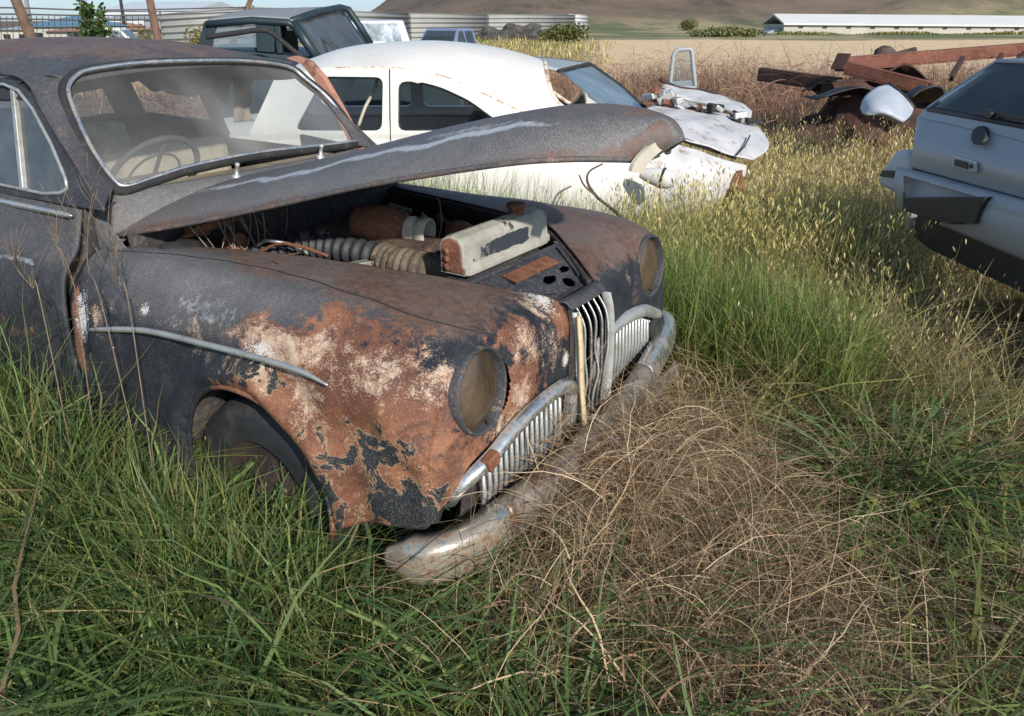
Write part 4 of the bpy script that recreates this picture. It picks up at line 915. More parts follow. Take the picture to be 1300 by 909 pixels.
wpatch('inner_wing', [[A(838, 120, 7.5), A(842, 104, 8.0)], [A(880, 128, 7.4), A(885, 112, 7.9)], [A(925, 140, 7.1), A(935, 128, 7.5)], [A(952, 156, 6.9), A(955, 140, 7.2)]], 30, 12, M['white2'], wr, .02, warp=crump)
MB().tube(cr([A(838, 100, 7.9), A(860, 112, 7.9), A(900, 118, 7.8), A(930, 132, 7.5), A(950, 150, 7.1)], 30), .025, 6).build('torn_edge', M['darkiron'], wr, True)
MB().box(A(842, 124, 7.3), (.22, .12, .08)).build('rusty_scrap', M['red'], wr, bevel=.02)
for k in range(26):
    x = rq.uniform(822, 955); y = 108+(x-825)*.33+rq.uniform(0, 18)
    MB().box(A(x, y, 7.2-(x-825)*.003), (rq.uniform(.05, .16), rq.uniform(.05, .12), rq.uniform(.02, .07)), Matrix.Rotation(rq.uniform(-.6, .6), 3, 'Y') @ Matrix.Rotation(rq.uniform(0, 3), 3, 'Z')).build('crushed_fitting', rq.choice([M['rust'], M['white2'], M['blackrub'], M['alloy'], M['darkiron']]), wr, bevel=.01)
MB().lathe([(-.06, .10), (.0, .13), (.03, .12), (.035, .08), (.0, .06), (-.02, .001)], A(936, 236, 5.82), (.8, -.6, 0), 20).build('headlamp_hole', M['rust'], wr, True)
wpatch('body_side', [[A(600, 150, 6.4), A(600, 200, 6.3), A(600, 290, 6.3)], [A(720, 160, 6.3), A(720, 200, 6.2), A(720, 290, 6.2)], [A(800, 172, 5.9), A(800, 220, 5.8), A(800, 290, 5.8)]], 20, 20, M['white2'], wr, .01)
# ---- loose door frame standing up
df = empty('door_frame', tuple(at(868, 112, 8.2)), 0, label='small grey door window frame standing upright behind the crumpled white bonnet', cat='car door')
dc = at(868, 112, 8.2)
fo = rounded([at(850, 112, 8.2)-dc, at(855, 68, 8.2)-dc, at(861, 63, 8.2)-dc, at(878, 62, 8.2)-dc, at(883, 112, 8.2)-dc], .03, 3)
MB().tube([Vector(p) for p in fo]+[Vector(fo[0])], .022, 8, False).build('frame', M['greyroof'], df, True)
MB().add([Vector(p) for p in fo], [tuple(range(len(fo)))]).build('pane', M['glass'], df)
prism(MB(), [at(850, 104, 8.2)-dc, at(883, 102, 8.2)-dc, at(884, 150, 8.2)-dc, at(852, 150, 8.2)-dc], (0, .05, 0)).build('door_panel', M['greyroof'], df, bevel=.01)
# ---- pale hatchback on the right
HP = np.array([2.15, 4.21, 0.]); HD = np.array([.16, -.99, 0]); HD /= np.linalg.norm(HD); HN = np.array([-HD[1]*-1, 0, 0]); HN = np.array([HD[1], -HD[0], 0])  # outward (-x)
hb_ = empty('hatchback', tuple(HP), 0, label='pale blue grey hatchback seen from behind, cut by the right edge of the photo', cat='car')
def hp(x, y, off=0., lean=0.):
    "point on the tail plane; lean = forward slope above z=1.13"
    d = ray(x, y); o = EYE
    zf = lambda p: (p-HP)@HN - off + max(0, p[2]-1.13)*lean
    lo_, hi_ = .5, 12; 
    a = zf(o+d*lo_)
    for _ in range(60):
        m_ = (lo_+hi_)/2
        if zf(o+d*m_)*a > 0: lo_ = m_
        else: hi_ = m_
    return o+d*lo_-HP
def slab(name, px, off, mat, t=.02, lean=0., bevel=.004, parent=hb_, r=0):
    P = [hp(x, y, off, lean) for x, y in px]
    if r: P = rounded(P, r, 4)
    return prism(MB(), P, tuple(-HN*t)).build(name, mat, parent, bevel=bevel)
LEAN = .75
def hrowp(px, off=0, lean=LEAN): return [hp(x, y, off, lean) for x, y in px]
tg = wpatch('tailgate', [hrowp([(1166, 150), (1215, 160), (1300, 180), (1420, 208)], -.02), hrowp([(1161, 185), (1215, 198), (1300, 220), (1420, 250)], .015), hrowp([(1157, 212), (1215, 228), (1300, 251), (1420, 284)], 0.)], 24, 40, M['hatch'], hb_, .02)
wpatch('tailgate_top', [hrowp([(1178, 137), (1240, 149), (1300, 160), (1420, 186)]), hrowp([(1166, 150), (1215, 160), (1300, 180), (1420, 208)], -.02)], 10, 30, M['hatch'], tg, .02)
wpatch('rear_window', [hrowp([(1266, 79), (1300, 80), (1420, 92)]), hrowp([(1222, 108), (1300, 118), (1420, 136)], .02), hrowp([(1180, 136), (1300, 158), (1420, 184)])], 20, 20, M['darkglass'], tg, .008)
MB().tube(hrowp([(1178, 138), (1222, 107), (1266, 78), (1300, 79), (1420, 91)], .0), .012, 6).build('window_surround', M['hatch'], tg, True)
MB().tube(hrowp([(1178, 139), (1240, 150), (1300, 161), (1420, 187)], .008), .012, 6).build('window_rubber', M['blackpl'], tg, True)
MB().bar(hp(1258, 143, .03, LEAN), hp(1305, 153, .03, LEAN), .02, .02).bar(hp(1252, 141, .03, LEAN), hp(1262, 147, .03, LEAN), .05, .03).build('rear_wiper', M['blackpl'], tg, bevel=.004)
slab('badge_hole', [(1242+9*math.cos(t)-2*math.sin(t), 172+12*math.sin(t)) for t in np.linspace(0, 2*math.pi, 20, endpoint=False)], .030, M['blackpl'], .02, LEAN, 0, tg)
hd_ = slab('handle', [(1209, 198), (1239, 206), (1239, 220), (1208, 212)], .045, M['hatchb'], .01, 0, .003, tg, .015)
slab('handle_recess', [(1212, 202), (1228, 206), (1228, 215), (1211, 210)], .050, M['blackpl'], .008, 0, 0, hd_)
slab('lock', [(1232+2.2*math.cos(t), 211+3*math.sin(t)) for t in np.linspace(0, 6.28, 10, endpoint=False)], .050, M['blackpl'], .008, 0, 0, hd_)
MB().tube(hrowp([(1157, 214), (1215, 230), (1300, 253), (1420, 286)], -.005, 0), .008, 6).build('shut_gap', M['blackpl'], tg, True)
# bumper
def pxof(x, y, z):
    p = HP+np.array([x, y, z])-EYE; d_ = p[1]*cP-p[2]*sP; u_ = p[1]*sP+p[2]*cP; return 650+F*p[0]/d_, V0-F*u_/d_
def lic(x, y, z):
    px, py = pxof(x, y, z); t = (px-1150)/(1243-1150); return -0.02 < t < 1 and 224+27*t < py < 284+.0*t-8*max(0, t-.8)*5 and px < 1243-(py-252)*.5*(py > 252)
bm_ = wpatch('rear_bumper', [hrowp([(1138, 212), (1157, 216), (1215, 232), (1300, 255), (1420, 288)], .0, 0), hrowp([(1138, 217), (1157, 221), (1215, 237), (1300, 260), (1420, 294)], .055, 0), hrowp([(1137, 226), (1155, 230), (1215, 247), (1300, 274), (1420, 310)], .075, 0), hrowp([(1138, 240), (1153, 246), (1215, 268), (1300, 298), (1420, 338)], .08, 0), hrowp([(1143, 262), (1168, 271), (1215, 290), (1300, 324), (1420, 368)], .04, 0), hrowp([(1150, 268), (1172, 276), (1218, 294), (1303, 330), (1420, 374)], -.02, 0)], 90, 160, M['hatchb'], hb_, .015, hole=lic)
slab('licence_recess', [(1140, 216), (1250, 247), (1240, 285), (1145, 262)], .03, M['hatchs'], .01, 0, 0, bm_)
slab('black_plate_panel', [(1148, 251), (1250, 250), (1237, 284), (1190, 282), (1149, 268)], .112, M['blackpl'], .07, 0, .004, bm_)
slab('bumper_pad', [(1251, 255), (1420, 304), (1420, 330), (1250, 266)], .085, M['hatchb'], .02, 0, .008, bm_, .03)
slab('underside_shade', [(1165, 272), (1215, 290), (1300, 324), (1420, 372), (1420, 430), (1300, 372), (1230, 340), (1180, 316), (1160, 300)], -.03, M['blackpl'], .6, 0, 0)  # black slab: car underside plus the dark shade beneath it, put in as colour
cn = slab('tail_lamp_corner', [(1118, 215), (1136, 190), (1155, 190), (1157, 214), (1141, 250), (1113, 236)], .02, M['hatchs'], .25, 0, .03)
slab('lamp_socket', [(1120, 216), (1136, 217), (1133, 226), (1116, 224)], .026, M['blackpl'], .02, 0, .002, cn)
# body beyond the tail: far side, roof
far = [hp(1166, 146, 0, LEAN), hp(1266, 78, 0, LEAN)]
V = [np.array([0.05, .02, .60]), np.array([0, .02, 1.10]), far[1]+np.array([0, .0, 0]), far[1]+np.array([1.6, .25, -.03]), np.array([2.6, .45, 1.0]), np.array([3.4, .55, .85]), np.array([3.4, .55, .55])]
prism(MB(), V, (0, -.05, 0)).build('body_side', M['hatch'], hb_, bevel=.01)
r0 = hp(1266, 78, 0, LEAN); r1 = hp(1420, 91, 0, LEAN)
wpatch('roof', [[r0, r1], [r0+np.array([.8, .1, .04]), r1+np.array([.8, .1, .04])], [r0+np.array([1.6, .25, 0]), r1+np.array([1.6, .25, 0])]], 10, 8, M['hatch'], hb_, .02)
V = [np.array([0.25, -1.55, .20]), np.array([.25, -1.55, 1.0]), np.array([2.8, -1.1, 1.0]), np.array([3.4, -1.0, .2])]
prism(MB(), V, (0, .05, 0)).build('body_side', M['hatch'], hb_, bevel=.01)
for x, y in ((1.9, -.25), (1.9, -1.2)):
    wh = empty('wheel', (x, y, .24)); wh.parent = hb_
    MB().lathe([(-.08, .16), (-.08, .25), (-.05, .28), (.05, .28), (.08, .25), (.08, .16)], (0, 0, 0), (.16, -.99, 0), 28).build('tyre', M['tyre'], wh, True)
    MB().lathe([(.07, .17), (.04, .14), (.05, .001)], (0, 0, 0), (.16, -.99, 0), 20).build('wheel_rim', M['blackpl'], wh, True)
# ---- rusty girder frame
gf = empty('girder_frame', tuple(at(1180, 95, 9)), 0, label='rusty brown steel girder frame lying across the scrap beside the pale hatchback', cat='steel frame')
gc = at(1180, 95, 9)
def gbeam(p, q, w_, h_, name, mat=None, parent=gf):
    P, Q = Vector(p-gc), Vector(q-gc); t = w_*.16; m_ = MB()
    d = (Q-P).normalized(); sx = d.cross(Vector((0, 0, 1))).normalized(); u = sx.cross(d)
    m_.bar(P+u*h_/2, Q+u*h_/2, w_, t).bar(P-u*h_/2, Q-u*h_/2, w_, t).bar(P+sx*w_*.45, Q+sx*w_*.45, t, h_-t-.004)
    return m_.build(name, mat or M['browniron'], parent, bevel=.004)
gbeam(at(1064, 82, 9.0), at(1330, 60, 10.2), .10, .13, 'top_girder')
gbeam(at(1075, 86, 8.9), at(1178, 112, 8.3), .10, .12, 'lower_girder')
gbeam(at(1207, 100, 9.0), at(1222, 74, 9.4), .05, .06, 'strut', M['darkiron'])
gbeam(at(1254, 98, 9.3), at(1272, 70, 9.7), .05, .06, 'strut', M['darkiron'])
gbeam(at(1290, 78, 9.8), at(1312, 62, 10.0), .05, .06, 'strut', M['darkiron'])
MB().bar(at(1063, 88, 8.9)-gc, at(1072, 68, 8.95)-gc, .16, .02).build('end_plate', M['darkiron'], gf, bevel=.003)
g2 = empty('loose_girder', tuple(at(1010, 99, 10)), 0, label='dark rusty channel girder pointing left out of the scrap', cat='girder'); gc = at(1010, 99, 10)
gbeam(at(966, 94, 10.4), at(1065, 108, 9.4), .12, .14, 'channel', M['darkiron'], g2)
gbeam(at(1040, 112, 9.2), at(1120, 106, 9.4), .10, .10, 'cross_piece', M['darkiron'], g2)
# scrap things
gc = np.zeros(3)
sh = empty('bumper_shell', tuple(at(1125, 132, 7.6)), 0, label='crumpled pale blue plastic car bumper shell among the scrap', cat='car bumper'); s0 = at(1125, 132, 7.6)
rows = [[at(1093, 138, 7.5)-s0, at(1098, 124, 7.6)-s0, at(1112, 112, 7.8)-s0, at(1128, 108, 8.0)-s0], [at(1098, 146, 7.3)-s0, at(1110, 134, 7.3)-s0, at(1125, 122, 7.5)-s0, at(1138, 115, 7.8)-s0], [at(1118, 146, 7.25)-s0, at(1128, 142, 7.2)-s0, at(1140, 132, 7.4)-s0, at(1150, 126, 7.7)-s0], [at(1138, 155, 7.3)-s0, at(1148, 154, 7.2)-s0, at(1156, 146, 7.4)-s0, at(1159, 138, 7.6)-s0]]
wpatch('shell', rows, 20, 20, M['hatchs'], sh, .02)
MB().tube([Vector(r[-1]) for r in rows], .03, 6).build('torn_edge', M['blackpl'], sh, True)
def tyre_at(px, py, Y, tilt, lab):
    o = MB().lathe([(-.07, .18), (-.08, .25), (-.05, .29), (.05, .29), (.08, .25), (.07, .18), (-.07, .18)], (0, 0, 0), tilt, 28).build('tyre', M['tyre'], None, True)
    o.location = Vector(at(px, py, Y)); tag(o, lab, 'tyre')
tyre_at(1166, 122, 8.6, (.2, .2, .95), 'black tyre lying behind the pale blue bumper shell')
eg_ = MB().lathe([(0, .001), (0, .10), (.10, .13), (.25, .12), (.3, .06), (.3, .001)], (0, 0, 0), (.2, .3, 1), 18).box((.18, 0, .1), (.25, .2, .18)).bar((-.3, .1, .05), (.35, -.05, .25), .08, .08).build('scrap_engine', M['engine'], None, False, bevel=.01)
eg_.location = Vector(at(1118, 92, 9.6)); tag(eg_, 'black greasy lump of scrap metal under the rusty girder', 'scrap metal')
def scrap_panel(px, py, Y, w_, d_, h_, mt, lb, seed, name='scrap_trim'):
    q = random.Random(seed); rows = []
    for i in range(5): rows.append([(w_*(i/4-.5)+q.uniform(-.03, .03), d_*(j/3-.5)+q.uniform(-.03, .03), h_*math.sin(i*.8+.3)*math.cos(j*.6)+q.uniform(-.04, .04)) for j in range(4)])
    o = patch(name, rows, 18, 14, M[mt], None, .015); o.location = Vector(at(px, py, Y)); tag(o, lb, 'scrap panel', 'bent scrap panels beside the girders'); return o
scrap_panel(1085, 124, 8.9, .9, .5, .10, 'blackpl', 'long dark plastic trim piece under the loose girder', 3)
scrap_panel(1168, 126, 7.9, .36, .4, .14, 'blackpl', 'black bent panel between the bumper shell and the hatchback', 4)
scrap_panel(1140, 106, 8.8, .6, .4, .2, 'darkiron', 'dark rusty bent panel just behind the bumper shell', 6)
scrap_panel(1050, 116, 9.4, .5, .3, .15, 'engine', 'brown black scrap sheet at the crossing of the two loose girders', 8)
# ---- dark 4x4
jp = empty('offroad_car', (-2.2, 8.0, 0), 0, label='boxy dark green and grey off-road car with bare window openings, behind the white fastback', cat='car')
def jl(p): return np.array(p)-np.array([-2.2, 8.0, 0])
def J(x, y, Y): return jl(at(x, y, Y))
wpatch('roof', [[J(264, 27, 7.3), J(290, 19, 8.0), J(320, 13, 8.7)], [J(320, 23, 7.3), J(340, 16, 8.0), J(365, 12, 8.7)], [J(372, 27, 7.3), J(402, 15.5, 8.0), J(436, 10, 8.7)]], 16, 12, M['greytop'], jp, .03)
MB().tube([J(262, 31, 7.28), J(320, 26, 7.28), J(366, 29, 7.28), J(374, 34, 7.28)], .032, 8).build('roof_rail', M['dgreen'], jp, True)
mb_ = MB()
for a_, b_, w_ in (((267, 31), (261, 62), .09), ((337, 29), (338, 66), .13), ((352, 29), (356, 68), .04)):
    MB().bar(J(a_[0], a_[1], 7.3), J(b_[0], b_[1], 7.3), w_*1.2, .05, (0, 1, 0)).build('window_post', M['dgreen'], jp, bevel=.006)
MB().tube([J(372, 28, 7.3), J(388, 52, 7.28), J(406, 78, 7.26)], .045, 8).build('screen_pillar', M['dgreen'], jp, True)
MB().tube([J(372, 27, 7.3), J(402, 16, 8.0), J(432, 10, 8.65), J(442, 12, 8.7), J(456, 32, 8.72), J(474, 62, 8.75)], .038, 8).build('screen_frame', M['dgreen'], jp, True)
MB().tube([J(406, 80, 7.26), J(440, 70, 8.0), J(474, 62, 8.75)], .035, 8).build('screen_sill', M['dgreen'], jp, True)
wpatch('windscreen_glass', [[J(376, 29, 7.3), J(404, 18, 8.0), J(438, 12, 8.68)], [J(408, 78, 7.26), J(440, 68, 8.0), J(472, 60, 8.73)]], 6, 10, M['glass'], jp, .006)
MB().bar(J(392, 40, 7.6), J(430, 60, 7.7), .025, .02).build('wiper', M['blackpl'], jp)
for (x0, x1, yb, nm) in ((268, 334, 58, 'side_window'), ):
    MB().add([J(268, 34, 7.3), J(334, 31, 7.3), J(334, 60, 7.3), J(264, 60, 7.3)], [(0, 1, 2, 3)]).build('side_window', M['greyglass'], jp)
MB().tube(cr([J(262, 47, 6.9), J(300, 42, 6.9), J(330, 38, 6.9), J(346, 43, 6.9), J(370, 62, 6.9), J(398, 84, 6.9)], 40), .022, 6).build('bent_roll_bar', M['blackrub'], jp, True)
MB().bar(J(354, 30, 7.9), J(362, 66, 7.9), .12, .10, (0, 1, 0)).box(J(352, 60, 8.0), (.3, .5, .3)).build('seat', M['blackrub'], jp, bevel=.03)
MB().bar(J(405, 20, 8.6), J(410, 60, 8.6), .06, .05, (0, 1, 0)).build('far_post', M['dgreen'], jp, bevel=.006)
MB().add([J(345, 26, 8.7), J(400, 16, 8.7), J(402, 50, 8.7), J(346, 58, 8.7)], [(0, 1, 2, 3)]).build('far_window', M['glass'], jp)
B0, B1 = at(262, 60, 7.3), at(406, 80, 7.3)
prism(MB(), [jl((B0[0]-.03, 7.28, .35)), jl((B0[0]-.03, 7.28, 1.455)), jl((B1[0]+.02, 7.28, 1.36)), jl((-.45, 7.28, 1.12)), jl((-.35, 7.28, .35))], (0, 1.45, 0)).build('body', M['dgreen'], jp, bevel=.03)
for x in (-2.2, -.8):
    for y in (7.3, 8.7):
        wh = empty('wheel', tuple(jl((x, y, .36)))); wh.parent = jp
        MB().lathe([(-.09, .2), (-.09, .33), (-.05, .37), (.05, .37), (.09, .33), (.09, .2)], (0, 0, 0), (0, 1, 0), 24).build('tyre', M['tyre'], wh, True)
        MB().lathe([(-.08, .2), (-.04, .15), (-.06, .001)], (0, 0, 0), (0, 1, 0), 20).build('wheel_rim', M['dgreen'], wh, True)
# ---- two parked cars by the fence
def parked(name, loc, rz, L_, W_, H_, body, label, wag):
    e = empty(name, loc, rz, label=label, cat='car', group='cars parked near the corrugated fence')
    hl = L_/2; bz = H_*.58
    pr = [(-hl, .35), (-hl, bz*.85), (-hl+.15, bz), (hl*.45, bz*.98), (hl*.93, bz*.80), (hl, bz*.6), (hl, .35)]
    prism(MB(), [(x, -W_/2, z) for x, z in pr], (0, W_, 0)).build('body', body, e, bevel=.06)
    rb = -hl+.08 if wag else -hl*.62
    gh = [(rb-.0, bz-.02), (rb+.22, H_), (hl*.12, H_), (hl*.42, bz-.02)]
    V = [(x, -W_/2+.04+.14*(z > bz), z) for x, z in gh]+[(x, W_/2-.04-.14*(z > bz), z) for x, z in gh]
    MB().add(V, [(0, 1, 2, 3), (7, 6, 5, 4), (0, 4, 5, 1), (1, 5, 6, 2), (2, 6, 7, 3)]).build('cabin', body, e, bevel=.05)
    for s in (-1, 1):
        for x0, x1 in ((rb+.30, -.25), (-.15, hl*.30)):
            P = []
            for x, z in ((x0, bz+.04), (x0+.08, H_-.10), (min(x1, hl*.14), H_-.10), (x1, bz+.04)):
                t = (z-bz)/(H_-bz); P.append((x, s*(W_/2-.04-.14*t+.012), z))
            prism(MB(), P, (0, -s*.02, 0)).build('window', M['darkglass'], e)
        for x in (-hl*.62, hl*.62):
            MB().lathe([(-.09, .2), (-.09, .29), (-.05, .32), (.05, .32), (.09, .29), (.09, .12), (.08, .001)], (x, s*(W_/2-.08), .32), (0, s, 0), 20).build('wheel', M['tyre'], e, True)
    for x0, x1, nm in ((rb+.02, rb+.20, 'rear_window'), (hl*.40, hl*.15, 'windscreen')):
        sg = -1 if nm == 'rear_window' else 1
        prism(MB(), [(x0+sg*.02, -W_/2+.16, bz+.05), (x0+sg*.02, W_/2-.16, bz+.05), (x1+sg*.02, W_/2-.24, H_-.08), (x1+sg*.02, -W_/2+.24, H_-.08)], (-sg*.02, 0, 0)).build(nm, M['darkglass'], e)
    for s in (-1, 1):
        MB().box((hl*.965, s*(W_/2-.25), bz*.70), (.12, .34, .12)).build('headlamp', M['alloy'], e, bevel=.03)
        MB().box((hl*.30, s*(W_/2+.07), bz+.06), (.10, .14, .10)).build('door_mirror', body, e, bevel=.02)
    return e
parked('parked_car', (-5.55, 28, -.05), math.radians(195), 4.2, 1.75, 1.72, M['silver'], 'silver lilac estate car, the left and taller of the two parked before the corrugated fence', True)
parked('parked_car', (-2.5, 31, -.05), math.radians(248), 4.0, 1.68, 1.42, M['lilac'], 'low lilac blue car parked before the corrugated fence above the white roof', False)
# ---- corrugated fence
cf = empty('corrugated_fence', (0, 60, 0), 0, label='long grey corrugated metal fence behind the parked cars', cat='fence')
def cfence(p0, p1, name, mat):
    p0, p1 = np.array(p0, float), np.array(p1, float); n = 2; V = []; Fq = []; zs = np.linspace(0, 1, 97)
    d = p1-p0; d[2] = 0; nn = np.array([d[1], -d[0], 0]); nn /= np.linalg.norm(nn)
    for k, P in enumerate((p0, p1)):
        for t in zs: V.append(np.array([P[0], P[1], P[2]*t])+nn*.09*math.sin(t*6*2*math.pi)-np.array([0, 60, 0]))
    m_ = len(zs); Fq = [(j, m_+j, m_+j+1, j+1) for j in range(m_-1)]
    o = MB().add(V, Fq).build(name, mat, cf, True); md = o.modifiers.new('s', 'SOLIDIFY'); md.thickness = .02; return o
M['corr'] = plain('grey_galvanised_sheet', (.30, .30, .29), .55, .1, .12, .5, (.36, .20, .12), .22, (.68, .72))
def topz(px, py, Y): q = at(px, py, Y); return (q[0], Y, q[2])
pts = [topz(202, 18, 44), topz(320, 9, 46), topz(420, 13, 54), topz(520, 17, 64), topz(620, 18.5, 74), topz(730, 19, 86)]
for i in range(len(pts)-1): cfence(pts[i], pts[i+1], 'fence_panel', M['corr'])
cfence(topz(722, 18, 86), topz(746, 19, 88), 'fence_panel', M['white2'])
for p in pts: MB().bar((p[0], p[1]-60+.12, 0), (p[0], p[1]-60+.12, p[2]+.1), .1, .1, (0, 1, 0)).build('post', M['wire'], cf)
# ---- white shed
sd_ = empty('farm_shed', (45, 104, -.4), 0, label='long low white farm shed standing beyond the golden field', cat='building')
def S(p): return (p[0]-45, p[1]-104, p[2]+.4)
M['shedroof'] = plain('pale_sheet_roof', (.66, .64, .60), .6, 0, .05, .4); M['shedwall'] = plain('cream_block_wall', (.46, .43, .37), .9, 0, .12, .8)
xl, xr = at(994, 47, 100)[0], 78
zE = at(996, 31, 100)[2]; zT = at(996, 19.5, 104)[2]
prism(MB(), [S((xl, 100, -.6)), S((xr, 100, -.6)), S((xr, 100, zE-.35)), S((xl, 100, zE))], (0, 8, 0)).build('wall', M['shedwall'], sd_)
prism(MB(), [S((xl-.2, 99.6, zE-.05)), S((xl-.2, 104, zT)), S((xl-.2, 108.4, zE-.05)), S((xl-.2, 108.4, zE+.15)), S((xl-.2, 104, zT+.2)), S((xl-.2, 99.6, zE+.15))], (xr-xl, 0, -.35)).build('roof', M['shedroof'], sd_)
for k in range(14):
    x = xl+2+k*2.9; MB().box(S((x, 99.95, zE-.28-.35*(x-xl)/(xr-xl))), (.5, .08, .22)).build('vent', M['blackpl'], sd_)
prism(MB(), [S((xl-1.6, 101, -.6)), S((xl-.02, 101, -.6)), S((xl-.02, 101, zE-.3)), S((xl-1.6, 101, zE-.9))], (0, 4, 0)).build('annex', M['greyroof'], sd_)
# ---- town edge at the far left
M['blueroof'] = plain('blue_sheet_roof', (.10, .20, .30), .6, 0, .1, .5); M['hangar'] = plain('white_hangar_sheet', (.52, .55, .58), .6, 0, .06, .2)
M['wallpale'] = plain('pale_render', (.46, .44, .40), .9, 0, .12, .4); M['tile'] = plain('orange_roof_tile', (.34, .17, .10), .9, 0, .15, 1)
def gable(name, px0, px1, ybase, yeave, yridge, Y, dep, wall, roofm, label, nwin=2, hip=0.):
    a, b = at(px0, ybase, Y), at(px1, ybase, Y); ze = at(px0, yeave, Y)[2]; zr = at(px0, yridge, Y+dep/2)[2]; zb = min(-.2, 0)
    e = empty(name, ((a[0]+b[0])/2, Y, 0), 0, label=label, cat='building', group='buildings at the edge of town')
    w_ = (b[0]-a[0])/2
    MB().box((0, dep/2, (ze+zb)/2), (2*w_, dep, ze-zb)).build('wall', wall, e)
    o = .25; V = [(-w_-o, -o, ze), (w_+o, -o, ze), (w_+o, dep+o, ze), (-w_-o, dep+o, ze), (-w_*(1-hip)-o*(1-hip), dep/2, zr), (w_*(1-hip)+o*(1-hip), dep/2, zr)]
    MB().add(V, [(0, 1, 5, 4), (2, 3, 4, 5), (0, 4, 3), (1, 2, 5), (0, 3, 2, 1)]).build('roof', roofm, e)
    for k in range(nwin):
        x = -w_+2*w_*(k+.5)/nwin; f = MB().box((x, -.03, ze*.55), (w_*.5/nwin+.2, .06, ze*.3)).build('window', M['blackpl'], e)
    return e
gable('barn', 36, 92, 50, 34, 20, 55, 8, M['wallpale'], M['blueroof'], 'small barn with a blue hipped roof at the far left', 2, .8)
gable('hangar', 128, 245, 46, 14, 2, 120, 26, M['hangar'], M['hangar'], 'large white hangar on the horizon behind the vine plant', 4, .0)
gable('house', 0, 40, 50, 38, 32, 60, 7, M['wallpale'], M['greyroof'], 'low grey roofed house at the far left edge', 2, .3)
gable('house', 60, 86, 50, 40, 36, 48, 5, M['wallpale'], M['tile'], 'small pale house with a tiled roof in front of the blue roofed barn', 2, .3)
gable('house', 100, 138, 50, 34, 28, 75, 8, M['wallpale'], M['tile'], 'pale house partly hidden by the vine plant', 3, .3)
gable('house', 140, 186, 48, 24, 18, 95, 8, M['hangar'], M['greyroof'], 'white two storey block in front of the hangar', 5, .1)
gable('house', 150, 178, 48, 38, 35, 58, 5, M['wallpale'], M['tile'], 'low shed with an orange roof left of the second wooden pole', 1, .2)
parked('parked_car', (-17.2, 36, 0), math.radians(10), 4.2, 1.7, 1.35, M['white'], 'white car parked left of the second wooden pole', False)
# ---- wire fence with wooden poles
wfz = empty('wire_fence', (-7, 14, 0), 0, label='wire fence with leaning wooden poles at the left behind the roof', cat='fence')
fo_ = np.array([-7, 14, 0])
def pole(a, b, r, nm='wooden_pole', mat='wood', parent=wfz, o=fo_):
    pa, pb = np.array(a), np.array(b); d = pa-pb; base_ = pb+d*(-(pb[2])/d[2]) ; top = pa+d*.25
    return MB().tube([base_-o, (base_+top)/2-o+np.array([.02, 0, 0]), top-o], [r*1.1, r, r*.9], 10).build(nm, M[mat], parent, True)
pole(at(20, 0, 13), at(39, 50, 13), .085); pole(at(190, 0, 15), at(199, 48, 15), .075); pole(at(318, 0, 17), at(312, 14, 17), .055)
MB().bar(at(30, 0, 13.3)*[1, 1, 0]+[0, 0, 0]-fo_, at(32, -5, 13.3)-fo_, .05, .05, (0, 1, 0)).build('metal_stay', M['alloy'], wfz)
for y0, y1, y2 in ((10, 12, 15), (18, 19, 21), (24, 25, 27)):
    MB().tube(cr([at(-60, y0-.5, 12)-fo_, at(25, y0, 13)-fo_, at(110, y1+.6, 14)-fo_, at(194, y1, 15)-fo_, at(315, y2-6, 17)-fo_], 40), .012, 5).build('wire', M['wire'], wfz, True)
mw = MB()
for k in range(34):
    x = -60+k*7.6; Y = 12.2+3*(x+60)/255; mw.bar(at(x, 20, Y)-fo_, at(x+1, 55, Y)-fo_, .008, .008, (0, 1, 0))
tag(mw.build('wire_mesh', M['wire'], wfz), kind='stuff')
up = pole(at(153, 0, 70), at(157, 28, 70), .14, 'utility_pole', 'blackrub', None, np.zeros(3)); tag(up, 'dark utility pole standing in front of the white hangar', 'pole')
# ---- lumps by the fence
def heap(name, px, py, Y, w_, h_, mat, label, cat, seed):
    r_ = np.random.default_rng(seed); bm = bmesh.new(); bmesh.ops.create_icosphere(bm, subdivisions=4, radius=1)
    for v in bm.verts:
        n_ = .16*math.sin(v.co.x*7+seed)+.14*math.sin(v.co.y*9+v.co.z*8)+r_.uniform(-.06, .06)
        v.co = Vector((v.co.x*w_, v.co.y*w_*.5, max(-.1, v.co.z)*h_))*(1+n_)
    me = bpy.data.meshes.new(name); bm.to_mesh(me); bm.free(); o = link(name, me, mat, None, False); o.location = Vector((at(px, py, Y)[0], Y, 0)); tag(o, label, cat); return o
M['rubble'] = plain('dark_rubble', (.065, .06, .055), .95, 0, .6, 1.8, (.2, .18, .16), 4, (.55, .68), .8)
heap('rubble_heap', 630, 50, 62, 1.9, 1.15, M['rubble'], 'dark heap of rubble in front of the corrugated fence', 'rubble').__setitem__('group', 'rubble heaps') if False else None
o_ = heap('scrap_heap', 1105, 122, 9.3, 1.0, .85, M['darkiron'], 'dark heap of rusting scrap under the girders, mostly hidden by weeds', 'scrap heap', 9)
h1 = heap('rubble_heap', 626, 50, 62, 1.7, 1.0, M['rubble'], 'left, lower dark heap of rubble in front of the corrugated fence', 'rubble', 3)
h2 = heap('rubble_heap', 664, 50, 64, 2.0, 1.25, M['rubble'], 'right, taller dark heap of rubble in front of the corrugated fence', 'rubble', 5)
